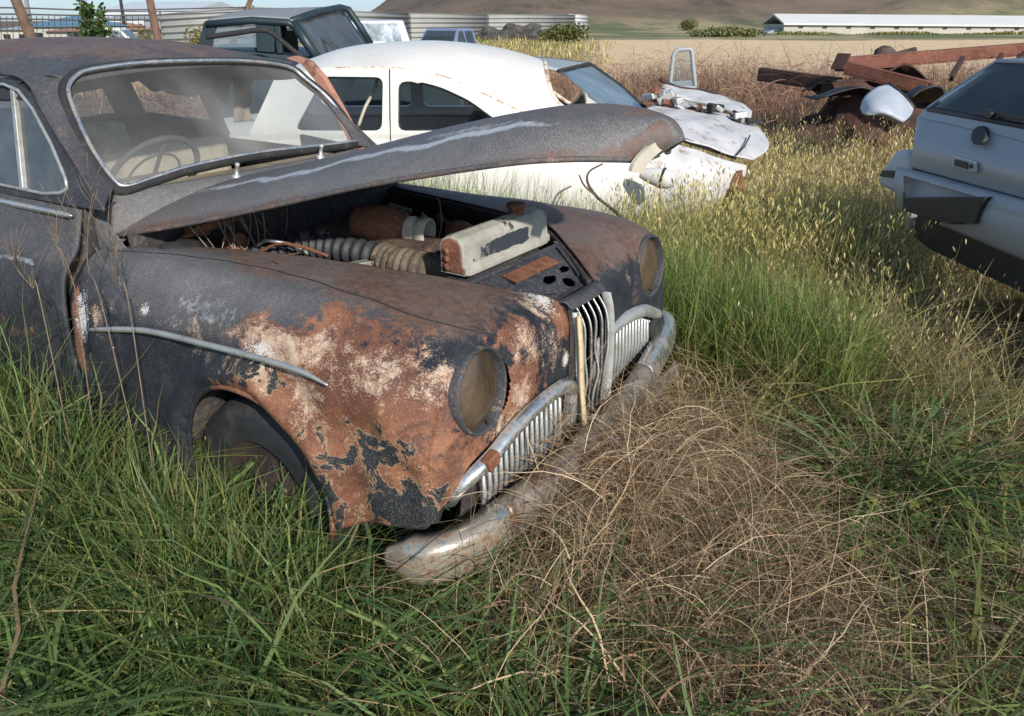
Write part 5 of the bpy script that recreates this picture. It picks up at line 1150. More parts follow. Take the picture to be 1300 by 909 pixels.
# ================================================================ VEGETATION
def pal(P, n, w=None):
    "random colours between palette entries"
    P = np.array(P, float); i = RNG.choice(len(P), n, p=w); j = RNG.choice(len(P), n, p=w); t = RNG.random((n, 1))*.5
    return (P[i]*(1-t)+P[j]*t)*RNG.uniform(.72, 1.32, (n, 1))*np.array([1.08, 1.02, .92])
def ribbons(name, CL, Wd, side, col, mat, parent=None, fold=False, tip=None):
    """CL (n,k,3) centre lines, Wd (n,k) half widths, side (n,3) or (n,k,3), col (n,3)"""
    n, k, _ = CL.shape
    if side.ndim == 2: side = np.repeat(side[:, None], k, 1)
    V = np.stack([CL-side*Wd[..., None], CL+side*Wd[..., None]], 2).reshape(-1, 3)     # n,k,2
    base = (np.arange(n)*k*2)[:, None]; q = np.arange(k-1)*2
    Fq = np.stack([base+q, base+q+1, base+q+3, base+q+2], -1).reshape(-1, 4)
    return V, Fq, np.repeat(col, k*2, 0), mat
def emit(name, parts, mat, parent=None):
    off = 0; VV = []; FF = []; CC = []
    for V, Fq, c, _ in parts: VV.append(V); FF.append(Fq+off); CC.append(c); off += len(V)
    V = np.concatenate(VV).astype(np.float32); Fq = np.concatenate(FF).astype(np.int32); c = np.clip(np.concatenate(CC), 0, 1)
    me = bpy.data.meshes.new(name); me.vertices.add(len(V)); me.vertices.foreach_set('co', V.ravel())
    me.loops.add(Fq.size); me.loops.foreach_set('vertex_index', Fq.ravel())
    me.polygons.add(len(Fq)); me.polygons.foreach_set('loop_start', np.arange(len(Fq), dtype=np.int32)*4)
    me.update(calc_edges=True)
    a = me.color_attributes.new('col', 'FLOAT_COLOR', 'POINT'); a.data.foreach_set('color', np.c_[c, np.ones(len(c))].astype(np.float32).ravel())
    return link(name, me, mat, parent, True)
def blades(xy, H, Wd, lean, curl, cols, seg=5, az=None, z0=0, azj=1.0):
    n = len(xy); ang = RNG.uniform(0, 2*np.pi, n) if az is None else az+RNG.normal(0, azj, n)
    d = np.stack([np.cos(ang), np.sin(ang), np.zeros(n)], -1); s = np.linspace(0, 1, seg+1)[None, :, None]
    H = np.asarray(H)[:, None, None]; le = np.asarray(lean)[:, None, None]; cu = np.asarray(curl)[:, None, None]
    hor = H*(le*s+cu*s**2.2); up = H*(s-.45*cu*s**2.5-.15*le*s)
    CL = np.zeros((n, seg+1, 3)); CL[:, :, :2] = xy[:, None]; CL += d[:, None]*hor; CL[:, :, 2] += (up[..., 0])+z0
    wob = RNG.normal(0, .02, (n, seg+1, 3))*H*s; wob[..., 2] *= .3; CL += wob
    prof = np.clip(1-np.linspace(0, 1, seg+1)**2.2, .04, 1)*np.interp(np.linspace(0, 1, seg+1), [0, .25, 1], [.6, 1, 1])
    tw = RNG.uniform(0, 2*np.pi, n); side = np.stack([-np.sin(ang)+.5*np.cos(tw), np.cos(ang)+.5*np.sin(tw), RNG.normal(0, .35, n)], -1); side /= np.linalg.norm(side, axis=1, keepdims=True)
    return ribbons('', CL, np.asarray(Wd)[:, None]*prof[None], side, cols, None)
def carc(xy):
    p = np.c_[xy, np.zeros(len(xy))]-CO; return p@hv, p@rv
def free(xy, m=0.):
    a, b = carc(xy); old = (a < .10+m) & (a > -4.2) & (np.abs(b) < .80+m)
    x, y = xy.T
    wh = (x > -2.9) & (x < 1.05) & (y > 5.1-m) & (y < 6.7)
    wrk = (x > 0) & (x < 1.9) & (y > 5.95) & (y < 7.6)
    ht = (x > 2.2) & (y > 2.5) & (y < 4.3) & (x < 6)
    jp_ = (x > -3) & (x < -.3) & (y > 7.2) & (y < 8.8)
    return ~(old | wh | wrk | ht | jp_)
def scatter(n, f, xr, yr, m=0., pw=0.):
    "random ground points in a box, kept where f(x,y) (probability) allows"
    out = []; tot = 0
    while tot < n:
        k = n*3; x = RNG.uniform(xr[0], xr[1], k); 
        y = RNG.uniform(yr[0], yr[1], k) if not pw else np.exp(RNG.uniform(math.log(yr[0]), math.log(yr[1]), k))
        if pw: x = (x/yr[1])*y*1.0
        xy = np.stack([x, y], -1); keep = free(xy, m)
        if f is not None: keep &= RNG.random(k) < f(x, y)
        xy = xy[keep]; out.append(xy); tot += len(xy)
        if len(out) > 40: break
    return np.concatenate(out)[:n]
def fbm(x, y, s=1., o=0.):
    return .5+.25*np.sin(x*2.1*s+o+1.3*np.sin(y*1.7*s+o))+.25*np.sin(y*2.9*s-o*2+1.1*np.sin(x*2.3*s-o))
GREEN = [(.11, .18, .045), (.14, .20, .05), (.06, .11, .03), (.21, .26, .08), (.28, .28, .11), (.32, .27, .14)]
DGREEN = [(.07, .14, .045), (.11, .19, .06), (.05, .10, .04), (.19, .27, .10), (.08, .15, .065)]
YEL = [(.20, .215, .065), (.28, .26, .10), (.13, .17, .045), (.34, .29, .15), (.09, .14, .035)]
STRAW = [(.30, .225, .145), (.40, .31, .21), (.22, .155, .10), (.52, .43, .31), (.14, .10, .065), (.28, .18, .115), (.09, .065, .045)]
PURP = [(.23, .12, .105), (.32, .18, .155), (.17, .08, .075), (.38, .25, .19), (.14, .09, .07)]
U = lambda n, a, b: RNG.uniform(a, b, n)
green = []; dry = []; oats = []; weeds = []
cxl = lambda x, y: x/np.maximum(y, .5)          # screen-like azimuth
def tufts(nt_, per, f, xr, yr, rad, h, w_, out, curl, P, seg=6, m=.04, hv_=None, spread=1.):
    c = scatter(nt_, f, xr, yr, m); nt_ = len(c); cnt = RNG.integers(max(2, per//3), per*2, nt_); idx = np.repeat(np.arange(nt_), cnt); n = len(idx)
    ang = U(n, 0, 2*np.pi); rr_ = np.abs(RNG.normal(0, rad, n))*spread; xy = c[idx]+np.stack([np.cos(ang), np.sin(ang)], -1)*rr_[:, None]
    ths = U(nt_, .55, 1.25)[idx]; tcol = (pal(P, nt_)*RNG.uniform(.6, 1.25, (nt_, 1)))[idx]*RNG.uniform(.7, 1.35, (n, 1)); mixc = pal(P, n); col = tcol*.6+mixc*.4
    dry_ = RNG.random(n) < .10; dry_ &= RNG.random(n) < (.15 if w_[1] > .005 else 1); col[dry_] = pal(STRAW, int(dry_.sum()))
    H_ = U(n, *h)*ths*(hv_(xy[:, 0], xy[:, 1]) if hv_ is not None else 1)
    wd_ = RNG.normal(.25, .25); 
    return blades(xy, H_, U(n, *w_)*(.6+.4*ths), U(n, *out)+rr_*2, U(n, *curl), col, seg, az=ang, azj=.7)
# near-left tall green grass
LF = lambda x, y: np.clip(1.15-(x+.0)*2.2, .0, 1)*np.clip(.35+fbm(x, y, 2.), 0, 1)
green.append(tufts(520, 13, LF, (-3.2, .6), (.85, 3.6), .035, (.16, .44), (.0014, .0036), (.0, .45), (.1, 1.0), GREEN, 6))
green.append(tufts(520, 9, LF, (-3.0, .6), (.85, 3.0), .03, (.30, .66), (.0028, .0066), (.05, .5), (.3, 1.5), DGREEN+GREEN[:1], 9, .07))
green.append(tufts(110, 5, LF, (-2.2, .2), (.95, 2.4), .03, (.45, .75), (.0055, .0095), (.1, .6), (.5, 1.4), DGREEN, 10, .10))
# against the near side of the old car
n = 6500; a_ = U(n, -3.6, .15); b_ = .88+np.abs(RNG.normal(0, .22, n)); q = CO[None]+a_[:, None]*hv+b_[:, None]*rv; xy = q[:, :2]
green.append(blades(xy, U(n, .30, .58)*np.interp(a_, [-3.4, -1.5, -1.0, -.6, -.1, .2], [1.75, 1.65, 1.25, 1.05, .90, .6])*(.7+.6*fbm(a_*2, b_, 2.)), U(n, .0013, .0045), U(n, .0, .5), U(n, .0, 1.1), pal(GREEN+DGREEN+YEL[:1], n), 7))
n = 700; a_ = U(n, -3.6, .05); b_ = .92+np.abs(RNG.normal(0, .16, n)); q = CO[None]+a_[:, None]*hv+b_[:, None]*rv; xy = q[:, :2]
green.append(blades(xy, U(n, .45, .78)*np.interp(a_, [-3.4, -1.3, -.9, -.1, .2], [1.25, 1.2, 1.0, .85, .6]), U(n, .003, .0075), U(n, .0, .45), U(n, .2, 1.2), pal(DGREEN+GREEN[:2], n), 9))
n = 260; a_ = U(n, -3.4, -.2); b_ = 1.0+np.abs(RNG.normal(0, .2, n)); q = CO[None]+a_[:, None]*hv+b_[:, None]*rv; dry.append(blades(q[:, :2], U(n, .35, .65), U(n, .0009, .0016), U(n, .0, .5), U(n, .0, .6), pal(STRAW, n), 6))
# base coat of short mixed grass everywhere near
n = 52000; xy = scatter(n, None, (-9.5, 9.0), (.85, 11), .0, 1)
sc_ = np.clip(xy[:, 1]/3., .6, 2.2); m_ = RNG.random(n) < np.clip(.55-.35*np.clip((cxl(xy[:, 0], xy[:, 1])-.1)*2, 0, 1)+.25*(fbm(xy[:, 0], xy[:, 1], 1.5)-.5), .15, .9)
cl = np.where(m_[:, None], pal(GREEN, n), pal(STRAW, n))
green.append(blades(xy, U(n, .06, .20)*np.clip(sc_, .8, 1.5), U(n, .0012, .003)*sc_, U(n, .1, 1.0), U(n, .0, 1.2), cl, 3))
# front and right foreground: green tufts
green.append(tufts(900, 12, lambda x, y: np.clip(fbm(x, y, 3.1, 2.)*1.9-.55, 0, 1)*np.clip(1.3-y/4.2, .1, 1), (-.3, 3.2), (.8, 4.2), .03, (.10, .32), (.0012, .0034), (.1, .8), (.2, 1.3), GREEN+YEL[:2], 6))
green.append(tufts(300, 9, lambda x, y: np.clip((x-.70)*2, 0, 1), (.6, 3.0), (.85, 3.6), .03, (.22, .50), (.0026, .0062), (.1, .7), (.3, 1.5), DGREEN+GREEN, 9))
n = 1500; a_ = U(n, .02, .30); b_ = U(n, .55, 1.2); q = CO[None]+a_[:, None]*hv+b_[:, None]*rv
green.append(blades(q[:, :2], U(n, .20, .46), U(n, .0015, .004), U(n, .1, .6), U(n, .1, 1.2), pal(GREEN+YEL[:1], n), 7))
n = 900; a_ = U(n, .20, .50); b_ = U(n, -.3, .8); q = CO[None]+a_[:, None]*hv+b_[:, None]*rv
green.append(blades(q[:, :2], U(n, .15, .42), U(n, .0015, .0035), U(n, .1, .6), U(n, .1, 1.2), pal(GREEN, n), 7))
# lush clump right of the bumper
def clump(c, n, r, h0, h1, w0, w1, P, out=1.):
    c = np.array(c); ang = U(n, 0, 2*np.pi); rr_ = r*np.sqrt(RNG.random(n)); xy = c+np.stack([np.cos(ang)*rr_, np.sin(ang)*rr_], -1)
    return blades(xy, U(n, h0, h1), U(n, w0, w1), U(n, .1, .7)*out, U(n, .3, 1.4)*out, pal(P, n), 8, az=ang, azj=.5)
pc_ = atz(1120, 640, 0)[:2]
LUSH = [(.08, .16, .06), (.12, .21, .08), (.06, .12, .05), (.16, .25, .10), (.20, .27, .13)]
tc = emit('tall_grass_clump', [clump(pc_, 150, .13, .34, .66, .004, .009, LUSH, .8), clump(pc_+[-.12, .12], 110, .16, .25, .55, .003, .007, LUSH, .9), clump(pc_+[.16, -.1], 90, .13, .2, .5, .003, .007, LUSH, 1.1)], M['leaf']); tag(tc, 'lush broad-leaved green grass clump in the right foreground', 'grass clump', 'broad-leaved grass clumps')
pc2 = atz(1210, 400, 0)[:2]
tc = emit('tall_grass_clump', [clump(pc2, 60, .12, .3, .55, .003, .006, DGREEN, 1.)], M['leaf']); tag(tc, 'sparse green grass clump in front of the pale hatchback bumper', 'grass clump', 'broad-leaved grass clumps')
# grass between the old car and the white fastback
n = 11000; a_ = U(n, -2.4, .7); q = CO[None]+a_[:, None]*hv+(-(.98+np.abs(RNG.normal(0, .30, n))))[:, None]*rv; xy = q[:, :2]; keep = (xy[:, 1] < 5.05); xy = xy[keep]; n = len(xy)
green.append(blades(xy, U(n, .5, 1.02)*np.interp(xy[:, 0], [-1, .0, .6, 1.2], [1.12, 1.05, .95, .80]), U(n, .0018, .004), U(n, .0, .22), U(n, .0, .45), pal([(.12, .22, .045), (.20, .28, .08), (.08, .15, .035), (.32, .33, .14)], n), 6))
n = 2600; xy = np.stack([U(n, .7, 2.3), U(n, 4.2, 5.1)], -1); green.append(blades(xy, U(n, .35, .85), U(n, .002, .004), U(n, .0, .3), U(n, .0, .6), pal(YEL+GREEN, n), 5)); XO = np.stack([U(420, .75, 2.3), U(420, 4.2, 5.2)], -1)
# mid field: wild oats, yellow green
YEL = [(.38, .38, .12), (.48, .43, .18), (.25, .29, .08), (.50, .42, .22), (.17, .22, .06), (.56, .47, .29)]
hf = lambda x, y: np.interp(y, [2.6, 3.4, 7, 11], [.75, 1.15, 1.15, .9])*(.55+.8*fbm(x, y, 1.2, 7.))
RF = lambda x, y: np.clip(.3+fbm(x, y, 1.3, 1.)*.9, 0, 1)*np.clip((cxl(x, y)-.02)*8, 0, 1)
green.append(tufts(1900, 11, RF, (-.5, 9), (2.5, 11.), .05, (.25, .62), (.0018, .004), (.0, .4), (.0, .8), YEL, 5, .03, hf))
green.append(tufts(850, 11, RF, (-.5, 9), (2.5, 11.), .05, (.20, .50), (.002, .0045), (.0, .5), (.0, .9), GREEN+[YEL[2]], 5, .03, hf))
green.append(tufts(750, 10, RF, (-.5, 9), (2.0, 10.), .05, (.25, .66), (.0014, .0032), (.1, .7), (.0, .9), STRAW[:4]+PURP[:2]+YEL[3:4], 5, .03, hf))
n = 1300; a_ = U(n, -1.0, -.12); b_ = .93+np.abs(RNG.normal(0, .12, n)); q = CO[None]+a_[:, None]*hv+b_[:, None]*rv
green.append(blades(q[:, :2], U(n, .34, .66), U(n, .0015, .0045), U(n, .0, .5), U(n, .0, 1.1), pal(GREEN+DGREEN, n), 7))
green.append(tufts(420, 12, lambda x, y: free(np.stack([x, y], -1), .05)*1., (.45, 1.9), (2.7, 4.6), .04, (.38, .74), (.0018, .0045), (.0, .4), (.1, .9), YEL+GREEN+STRAW[:2], 6, .05))
green.append(tufts(330, 10, lambda x, y: free(np.stack([x, y], -1), .05)*1., (.5, 2.6), (2.4, 4.8), .04, (.30, .70), (.0014, .0034), (.05, .7), (.1, 1.0), STRAW[:4]+YEL[1:4:2], 6, .05))
def oat(xy, H, cols, nsp=9, slen=.017):
    n = len(xy); st = blades(xy, H, np.full(n, .0009)*np.clip(xy[:, 1]/2.5, .7, 2.5), U(n, .05, .35), U(n, .05, .45), cols, 5)
    V = st[0].reshape(n, 6, 2, 3).mean(2); P = []; 
    t = np.linspace(.55, 1, nsp)*5
    i = np.minimum(t.astype(int), 4); f = (t-i)[None, :, None]; base = V[:, i]*(1-f)+V[:, i+1]*f
    ang = U((n, nsp), 0, 2*np.pi); R_ = H[:, None]*.05*RNG.uniform(.4, 1.3, (n, nsp))
    hd = base+np.stack([np.cos(ang)*R_, np.sin(ang)*R_, -R_*.3], -1); hd = hd.reshape(-1, 3); m = len(hd)
    L_ = slen*RNG.uniform(.7, 1.4, m)*np.repeat(np.clip(xy[:, 1]/3., .8, 1.6), nsp); dn = np.stack([RNG.normal(0, .35, m), RNG.normal(0, .35, m), -np.ones(m)], -1)
    CL = hd[:, None]+dn[:, None]*(np.array([0, .4, 1.])[None, :, None]*L_[:, None, None]); W_ = L_[:, None]*np.array([.02, .13, .01])[None]
    sd_ = np.stack([np.cos(ang.ravel()), np.sin(ang.ravel()), np.zeros(m)], -1)
    hc = np.repeat(cols, nsp, 0)*RNG.uniform(.8, 1.35, (m, 1))+np.array([.05, .045, .02])
    return [st, ribbons('', CL, W_, sd_, hc, None)]
n = 5200; xy = scatter(n, lambda x, y: np.clip(fbm(x, y, 1.1, 3.)*1.7-.35, 0, 1)*np.clip((cxl(x, y)-.08)*8, 0, 1), (-1, 8), (3.0, 10.), .05, 0)
oats += oat(xy, U(len(xy), .40, .80), pal([YEL[1], YEL[3], YEL[5]], len(xy)), 12, .020)
oats += oat(XO, U(420, .6, .95), pal([YEL[1], YEL[3], YEL[0]], 420), 12, .022)
n = 420; xy = scatter(n, lambda x, y: np.clip(.9-(x+.7)*2, 0, 1), (-2.6, -.1), (1.3, 2.9), .06); oats += oat(xy, U(n, .38, .62), pal([(.17, .21, .07), (.25, .26, .11)], n), 8)
# dry tangle in front of the bumper and right foreground
def tangle(xy, L_, zh, cols, seg=7, wd=(.0007, .0016), droop=.6, az=None, azj=.8):
    n = len(xy); ang = U(n, 0, 2*np.pi) if az is None else az+RNG.normal(0, azj, n); turn = RNG.normal(0, .20, (n, seg+1)).cumsum(1); A_ = ang[:, None]+turn
    el = RNG.normal(.75, .45, n)[:, None]-np.linspace(0, droop*3.2, seg+1)[None]*RNG.uniform(.3, 1.3, (n, 1))
    st = np.stack([np.cos(A_)*np.cos(el), np.sin(A_)*np.cos(el), np.sin(el)], -1)*(L_/seg)[:, None, None]
    CL = st.cumsum(1); CL[:, :, :2] += xy[:, None]; CL[:, :, 2] += zh[:, None]; CL[:, :, 2] = np.maximum(CL[:, :, 2], .005)
    W_ = U(n, *wd)[:, None]*np.clip(1.1-np.linspace(0, 1, seg+1)**2, .2, 1)[None]
    sd_ = RNG.normal(0, 1, (n, 3)); sd_ /= np.linalg.norm(sd_, axis=1, keepdims=True)
    return ribbons('', CL, W_, sd_, cols, None)
def strawden(x, y):
    a, b = carc(np.stack([x, y], -1)); w1 = np.exp(-((a-.42)/.30)**2-((b-.05)/.75)**2)
    w2 = .8*np.exp(-((x-.62)/.30)**2-((y-1.75)/.70)**2); return np.clip(w1+w2, 0, 1)
n = 8500; xy = scatter(n, strawden, (-.6, 2.6), (.8, 4.2), .02)
hh = strawden(xy[:, 0], xy[:, 1])
dry.append(tangle(xy, U(n, .15, .50), U(n, .0, .24)*hh, pal(STRAW, n)))
n = 3600; a_ = U(n, .06, .42); b_ = RNG.normal(.15, .32, n); q = CO[None]+a_[:, None]*hv+b_[:, None]*rv
dry.append(tangle(q[:, :2], U(n, .15, .40), U(n, .20, .50)-np.abs(b_-.15)*.12, pal(STRAW, n), droop=.7))
n = 10000; xy = scatter(n, lambda x, y: np.clip(.25+.9*fbm(x, y, 2.2, 5.)*(x > .2), 0, 1), (-.6, 3.6), (.85, 4.6), .02)
dry.append(tangle(xy, U(n, .10, .38), U(n, .0, .10), pal(STRAW+PURP[:2], n)))
n = 1500; xy = scatter(n, strawden, (-.6, 2.6), (1.2, 4.2), .02)
dry.append(tangle(xy, U(n, .15, .40), U(n, .0, .2), pal(STRAW, n), wd=(.0016, .0032)))
dry.append(tufts(800, 12, lambda x, y: np.clip(strawden(x, y)+.2*(x > .4), 0, 1), (-.3, 2.8), (1.15, 4.2), .03, (.12, .36), (.0010, .0028), (.2, 1.2), (.3, 1.5), STRAW, 6))
n = 5500; xy = scatter(n, lambda x, y: np.clip((cxl(x, y)-.0)*4, .15, 1), (-4, 6), (3.2, 8.5), .02)
dry.append(tangle(xy, U(n, .15, .45), U(n, .05, .30), pal(STRAW[:4]+PURP[:2], n), wd=(.001, .0024)))
n = 5000; xy = scatter(n, lambda x, y: np.clip(.4+0*x, 0, 1), (-3.0, .3), (.9, 3.0), .03)
dry.append(tangle(xy, U(n, .08, .30), U(n, .0, .06), pal(STRAW, n)))
# tall dry culms
n = 1800; xy = scatter(n, lambda x, y: np.clip((cxl(x, y)-.1)*5, .0, 1), (0, 8), (2.4, 9), .05)
dry.append(blades(xy, U(n, .35, .75), np.full(n, .0012)*np.clip(xy[:, 1]/3, .8, 2.2), U(n, .05, .5), U(n, .0, .5), pal(STRAW+PURP, n), 6))
# purple-brown weeds band beyond the wrecks
n = 36000; xy = scatter(n, lambda x, y: np.clip(.15+fbm(x, y, .55, 2.)*1.1, 0, 1)*np.clip((cxl(x, y)+.12)*10, 0, 1), (-6, 16), (8.6, 21.), .1, 0)
H_ = U(n, .25, .95)*np.interp(xy[:, 1], [8.6, 12, 17, 21], [.55, 1.1, 1.15, .7])*np.where(RNG.random(n) < .1, 1.25, 1)*(.45+.9*fbm(xy[:, 0], xy[:, 1], .8, 1.))
cl = np.where((RNG.random(n) < np.interp(xy[:, 1], [8.6, 10.5], [.35, .85]))[:, None], pal(PURP+[STRAW[0]], n), pal(YEL+GREEN[:1], n))
weeds.append(blades(xy, H_, U(n, .003, .008), U(n, .0, .5), U(n, .0, .5), cl, 3))
n = 15000; xy = scatter(n, lambda x, y: np.clip(.1+fbm(x, y, .55, 2.)*1.1, 0, 1), (-6, 14), (9.5, 19.), .1, 0)
weeds.append(tangle(xy, U(n, .3, .7), U(n, .3, .9)*(.4+.8*fbm(xy[:, 0], xy[:, 1], .8, 1.)), pal(PURP, n), 5, (.002, .0045)))
n = 14000; xy = scatter(n, lambda x, y: np.where(y < 20, 1, np.clip((.16-cxl(x, y))/.14, 0, 1)), (-14, 20), (18, 34), .1, 0)
weeds.append(blades(xy, U(n, .12, .42)*np.clip(fbm(xy[:, 0], xy[:, 1], .3, 1.)*1.6-.2, .05, 1.4)*(xy[:, 0] < 20)*np.interp(xy[:, 1], [18, 24, 34], [1, .6, .25]), U(n, .008, .02), U(n, .0, .5), U(n, .0, .5), pal(PURP+STRAW[:2]+YEL[:2], n), 2))
n = 12000; xy = scatter(n, lambda x, y: np.clip((.13-cxl(x, y))/.12, 0, 1), (-16, 9), (32, 66), .1, 0)
weeds.append(blades(xy, U(n, .2, .8)*(fbm(xy[:, 0], xy[:, 1], .2, 1.)), U(n, .02, .06), U(n, .0, .4), U(n, .0, .4), pal(STRAW[:2]+YEL+[(.12, .15, .05)], n), 2))
n = 3000; xy = scatter(n, None, (30, 78), (96, 98.8), .1, 0)
weeds.append(blades(xy, U(n, .3, 1.1)*fbm(xy[:, 0], 0*xy[:, 0], .25, 1.), U(n, .05, .12), U(n, .0, .4), U(n, .0, .4), pal([(.12, .14, .04), (.2, .19, .06)], n), 2))
n = 6000; xy = scatter(n, None, (-2.5, 3.4), (.85, 4.5), .02); ang = U(n, 0, 2*np.pi); Lf = U(n, .015, .06); z_ = U(n, .004, .07)
tt = np.array([0, .33, .7, 1.]); CL = np.zeros((n, 4, 3)); CL[:, :, 0] = xy[:, :1]+np.cos(ang)[:, None]*Lf[:, None]*tt; CL[:, :, 1] = xy[:, 1:]+np.sin(ang)[:, None]*Lf[:, None]*tt; CL[:, :, 2] = z_[:, None]+Lf[:, None]*U((n, 1), -.3, .4)*tt
dry.append(ribbons('', np.maximum(CL, -1), Lf[:, None]*np.array([.04, .13, .10, .02]), np.stack([-np.sin(ang), np.cos(ang), RNG.normal(0, .5, n)], -1), pal(STRAW, n), None))
n = 900; xy = scatter(n, lambda x, y: np.clip(fbm(x, y, 1.7, 8.)*2-.9, 0, 1), (-3, 3.2), (.9, 4.5), .04); k_ = 6
ang = U(n*k_, 0, 2*np.pi); xx = np.repeat(xy, k_, 0); Lf = U(n*k_, .02, .05); z_ = U(n*k_, .02, .22)
CL = np.zeros((n*k_, 4, 3)); tt = np.array([0, .33, .7, 1.]); CL[:, :, 0] = xx[:, :1]+np.cos(ang)[:, None]*Lf[:, None]*tt; CL[:, :, 1] = xx[:, 1:]+np.sin(ang)[:, None]*Lf[:, None]*tt; CL[:, :, 2] = z_[:, None]+Lf[:, None]*.4*tt*(1-tt)*2
green.append(ribbons('', CL, Lf[:, None]*np.array([.06, .30, .26, .02]), np.stack([-np.sin(ang), np.cos(ang), 0*ang+.1], -1), pal(GREEN[:4], n*k_), None))
tag(emit('green_grass', green, M['leaf']), kind='stuff'); tag(emit('wild_oats', oats, M['leaf']), kind='stuff')
tag(emit('dry_straw', dry, M['straw']), kind='stuff'); tag(emit('dry_weeds', weeds, M['straw']), kind='stuff')
for nm, lb in (('green_grass', 'tall green grass growing round the old cars'), ('wild_oats', 'yellow green wild oats with drooping seed heads'), ('dry_straw', 'tangled dry brown straw lying before the bumper'), ('dry_weeds', 'purple brown dry weeds between the wrecks and the field')):
    bpy.data.objects[nm]['label'] = lb
    bpy.data.objects[nm]['category'] = 'grass'
# dry stalks by the near door
def stalk(px0, py0, px1, py1, b, seed, lab):
    r_ = random.Random(seed); p0 = onsurf(px0, py0, lambda a, b_, z: b_-b); p1 = onsurf(px1, py1, lambda a, b_, z: b_-b)
    w0 = CO+p0[0]*hv+p0[1]*rv+[0, 0, p0[2]]; w1 = CO+p1[0]*hv+p1[1]*rv+[0, 0, p1[2]]; g0 = w0.copy(); g0[2] = 0
    P = cr([g0+[r_.uniform(-.06, .06), -.02, 0], w0+[r_.uniform(-.02, .02), 0, 0], w0*.6+w1*.4+[r_.uniform(-.025, .025), 0, 0], w0*.25+w1*.75+[r_.uniform(-.02, .02), 0, 0], w1], 24); m_ = MB().tube(P, list(np.linspace(.0021, .0011, 24)), 5)
    for k in range(16):
        i = r_.randint(9, 23); l_ = r_.uniform(.03, .14); an = r_.uniform(0, 6.28); d = np.array([math.cos(an)*.5, math.sin(an)*.3, 1.])
        m_.tube([P[i], P[i]+d*l_*.5, P[i]+d*l_+[.01, 0, 0]], [.0010, .0007, .0005], 4)
    tag(m_.build('dry_stalk', M['stalk'] if 'stalk' in M else M['stick'], None, True), lab, 'plant', 'dry stalks beside the near door')
stalk(95, 410, 72, 268, .95, 1, 'tall pale dry stalk in front of the door, ending at the chrome strip')
stalk(125, 400, 118, 245, .93, 2, 'thin branching dry stalk before the gap between door and wing')
stalk(165, 400, 140, 300, .92, 3, 'short dry stalk before the rear end of the front wing')
stalk(60, 390, 20, 330, 1.0, 4, 'dry stalk leaning left across the lower door')
p0, p1 = atz(5, 648, .05), atz(72, 575, .12)
tag(MB().tube([p0, (p0+p1)/2+[0, 0, .015], p1], [.007, .008, .005], 7).build('fallen_stick', M['stick'], None, True), 'bleached stick lying in the grass at the left edge', 'stick')
p0 = atz(450, 654, .30); p1 = atz(500, 672, .30); p2 = atz(502, 690, .25)
tag(MB().tube(cr([p0, atz(475, 655, .31), p1, p2], 14), .003, 5).build('dead_twig', M['stick'], None, True), 'thin pale curved twig hanging before the bumper end', 'twig')
# vine plant and bushes: stems with leaf cards
def leafcloud(n, c, r, ls, P):
    c = np.array(c); u = RNG.normal(0, 1, (n, 3)); u /= np.linalg.norm(u, axis=1, keepdims=True); p = c+u*np.array(r)*RNG.random((n, 1))**.45
    d = RNG.normal(0, 1, (n, 3)); d[:, 2] -= .2; d /= np.linalg.norm(d, axis=1, keepdims=True); L_ = ls*RNG.uniform(.6, 1.3, n)
    CL = p[:, None]+d[:, None]*(np.array([0, .3, .65, 1.])[None, :, None]*L_[:, None, None]); W_ = L_[:, None]*np.array([.06, .33, .28, .02])[None]
    s_ = np.cross(d, RNG.normal(0, 1, (n, 3))); s_ /= np.linalg.norm(s_, axis=1, keepdims=True)
    return ribbons('', CL, W_, s_, pal(P, n), None)
vp = empty('vine_plant', tuple(at(118, 60, 11)*[1, 1, 0]), 0, label='leafy green climbing plant rising above the black roof at the left', cat='plant'); vo = at(118, 60, 11)*[1, 1, 0]
st = []
for (x0, y0, x1, y1) in ((112, 52, 104, -6), (122, 50, 128, 12), (108, 50, 116, 8)):
    MB().tube(cr([at(x0, 90, 11)*[1, 1, 0]-vo, at(x0, y0, 11)-vo, at(x1, y1, 11)-vo], 12), [.02-.0013*i for i in range(12)], 6).build('stem', M['branch'], vp, True)
    for t in np.linspace(-.4, 1, 14):
        st.append(leafcloud(13, at(x0+(x1-x0)*t, y0+(y1-y0)*t, 11)-vo, (.09*(1.35-t*.8), .09, .09), .07, [(.05, .10, .03), (.08, .15, .045), (.035, .07, .025), (.13, .19, .07)]))
st.append(leafcloud(90, at(133, 42, 11)-vo, (.16, .15, .16), .07, [(.05, .10, .03), (.10, .16, .05)]))
emit('foliage', st, M['leaf'], vp)
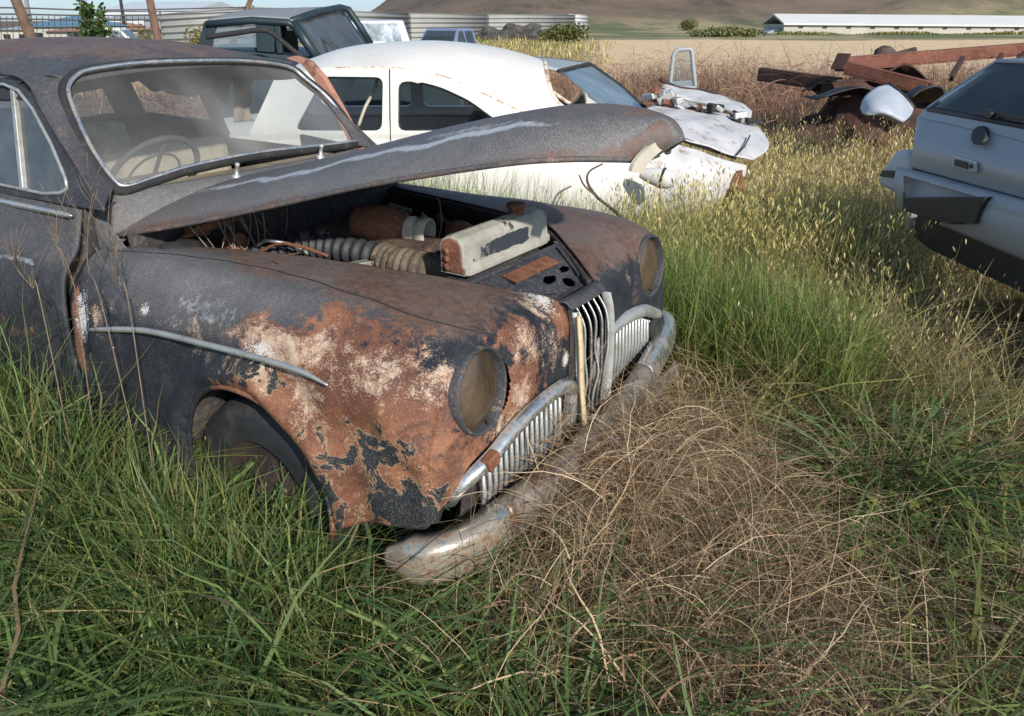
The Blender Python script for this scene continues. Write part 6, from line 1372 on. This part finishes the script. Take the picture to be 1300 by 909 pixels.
def bush(px, py, Y, r, h, P, lab, cat='bush', n=500, ls=.16, group=None):
    c = at(px, py, Y); zb = float(hz(c[0], Y)); e = empty('bush', (c[0], Y, zb), 0, label=lab, cat=cat, group=group)
    for k in range(4): MB().tube([(0, 0, -.1), (math.cos(k*1.7)*r*.25, math.sin(k*1.7)*r*.2, h*.4), (math.cos(k*1.7)*r*.55, math.sin(k*1.7)*r*.4, h*.8)], [r*.04, r*.03, r*.01], 5).build('stem', M['branch'], e, True)
    sub = [leafcloud(n//5, (RNG.uniform(-.5, .5)*r, RNG.uniform(-.3, .3)*r, h*RNG.uniform(.35, .62)), (r*.6, r*.5, h*.42), ls, P) for _ in range(7)]
    emit('foliage', sub, M['leaf'], e); return e
BG = [(.09, .11, .045), (.13, .15, .06), (.18, .18, .08)]
bush(716, 48, 60, 1.9, 1.5, [(.12, .14, .04), (.17, .18, .06), (.09, .11, .035)], 'yellow green bush at the right end of the corrugated fence', n=900, ls=.22)
bush(185, 40, 26, .5, 1.5, [(.15, .17, .05), (.22, .2, .07)], 'small yellow flowered bush beside the second wooden pole', n=400, ls=.1)
bush(252, 40, 30, .7, 1.6, [(.15, .17, .05), (.22, .2, .07)], 'yellow green bush left of the dark off-road car', n=500, ls=.12)
for i, (px, py, Y, r, lab) in enumerate(((767, 16, 200, 2.2, 'small dark shrub on the hillside above the end of the fence'), (836, 8, 230, 2.2, 'left one of two dark shrubs high on the hill'), (868, 8, 230, 3.2, 'larger dark round shrub high on the hill'), (922, 8, 230, 3.6, 'wide dark shrub on the hill left of the white shed'), (875, 30, 130, 1.8, 'dark shrub in the meadow above the door frame'), (892, 13, 215, 2.4, 'low dark shrub below the two shrubs on the hill'), (930, 42, 85, 3.0, 'low wide green shrub in the meadow left of the shed'), (900, 44, 85, 2.2, 'low green shrub beside the bare patch of the meadow'))):
    b_ = bush(px, py, Y, r, r*(1.1 if Y > 100 else .32), BG if Y > 100 else [(.14, .16, .07), (.19, .20, .09)], lab, n=900, ls=r*.11, group='dark shrubs on the hillside and meadow')
for i in range(14):
    px = [560, 590, 640, 690, 720, 800, 950, 1010, 1040, 1120, 1160, 1200, 1240, 1280][i]; py = [9, 14, 6, 12, 8, 4, 6, 10, 4, 8, 5, 11, 7, 12][i]
    bush(px, py, 245+(i*37) % 40, 1.6+(i % 3)*.7, 1.5+(i % 3)*.5, BG, 'tiny dark shrub, one of many dotting the brown hill', n=160, ls=.5, group='tiny shrubs dotting the hill')
c_ = at(1092, 70, 11); bush(1095, 74, 14, .45, 1.25, [(.06, .10, .04), (.11, .12, .05), (.3, .16, .05)], 'leafy green and orange bush behind the end of the girder', n=500, ls=.06)
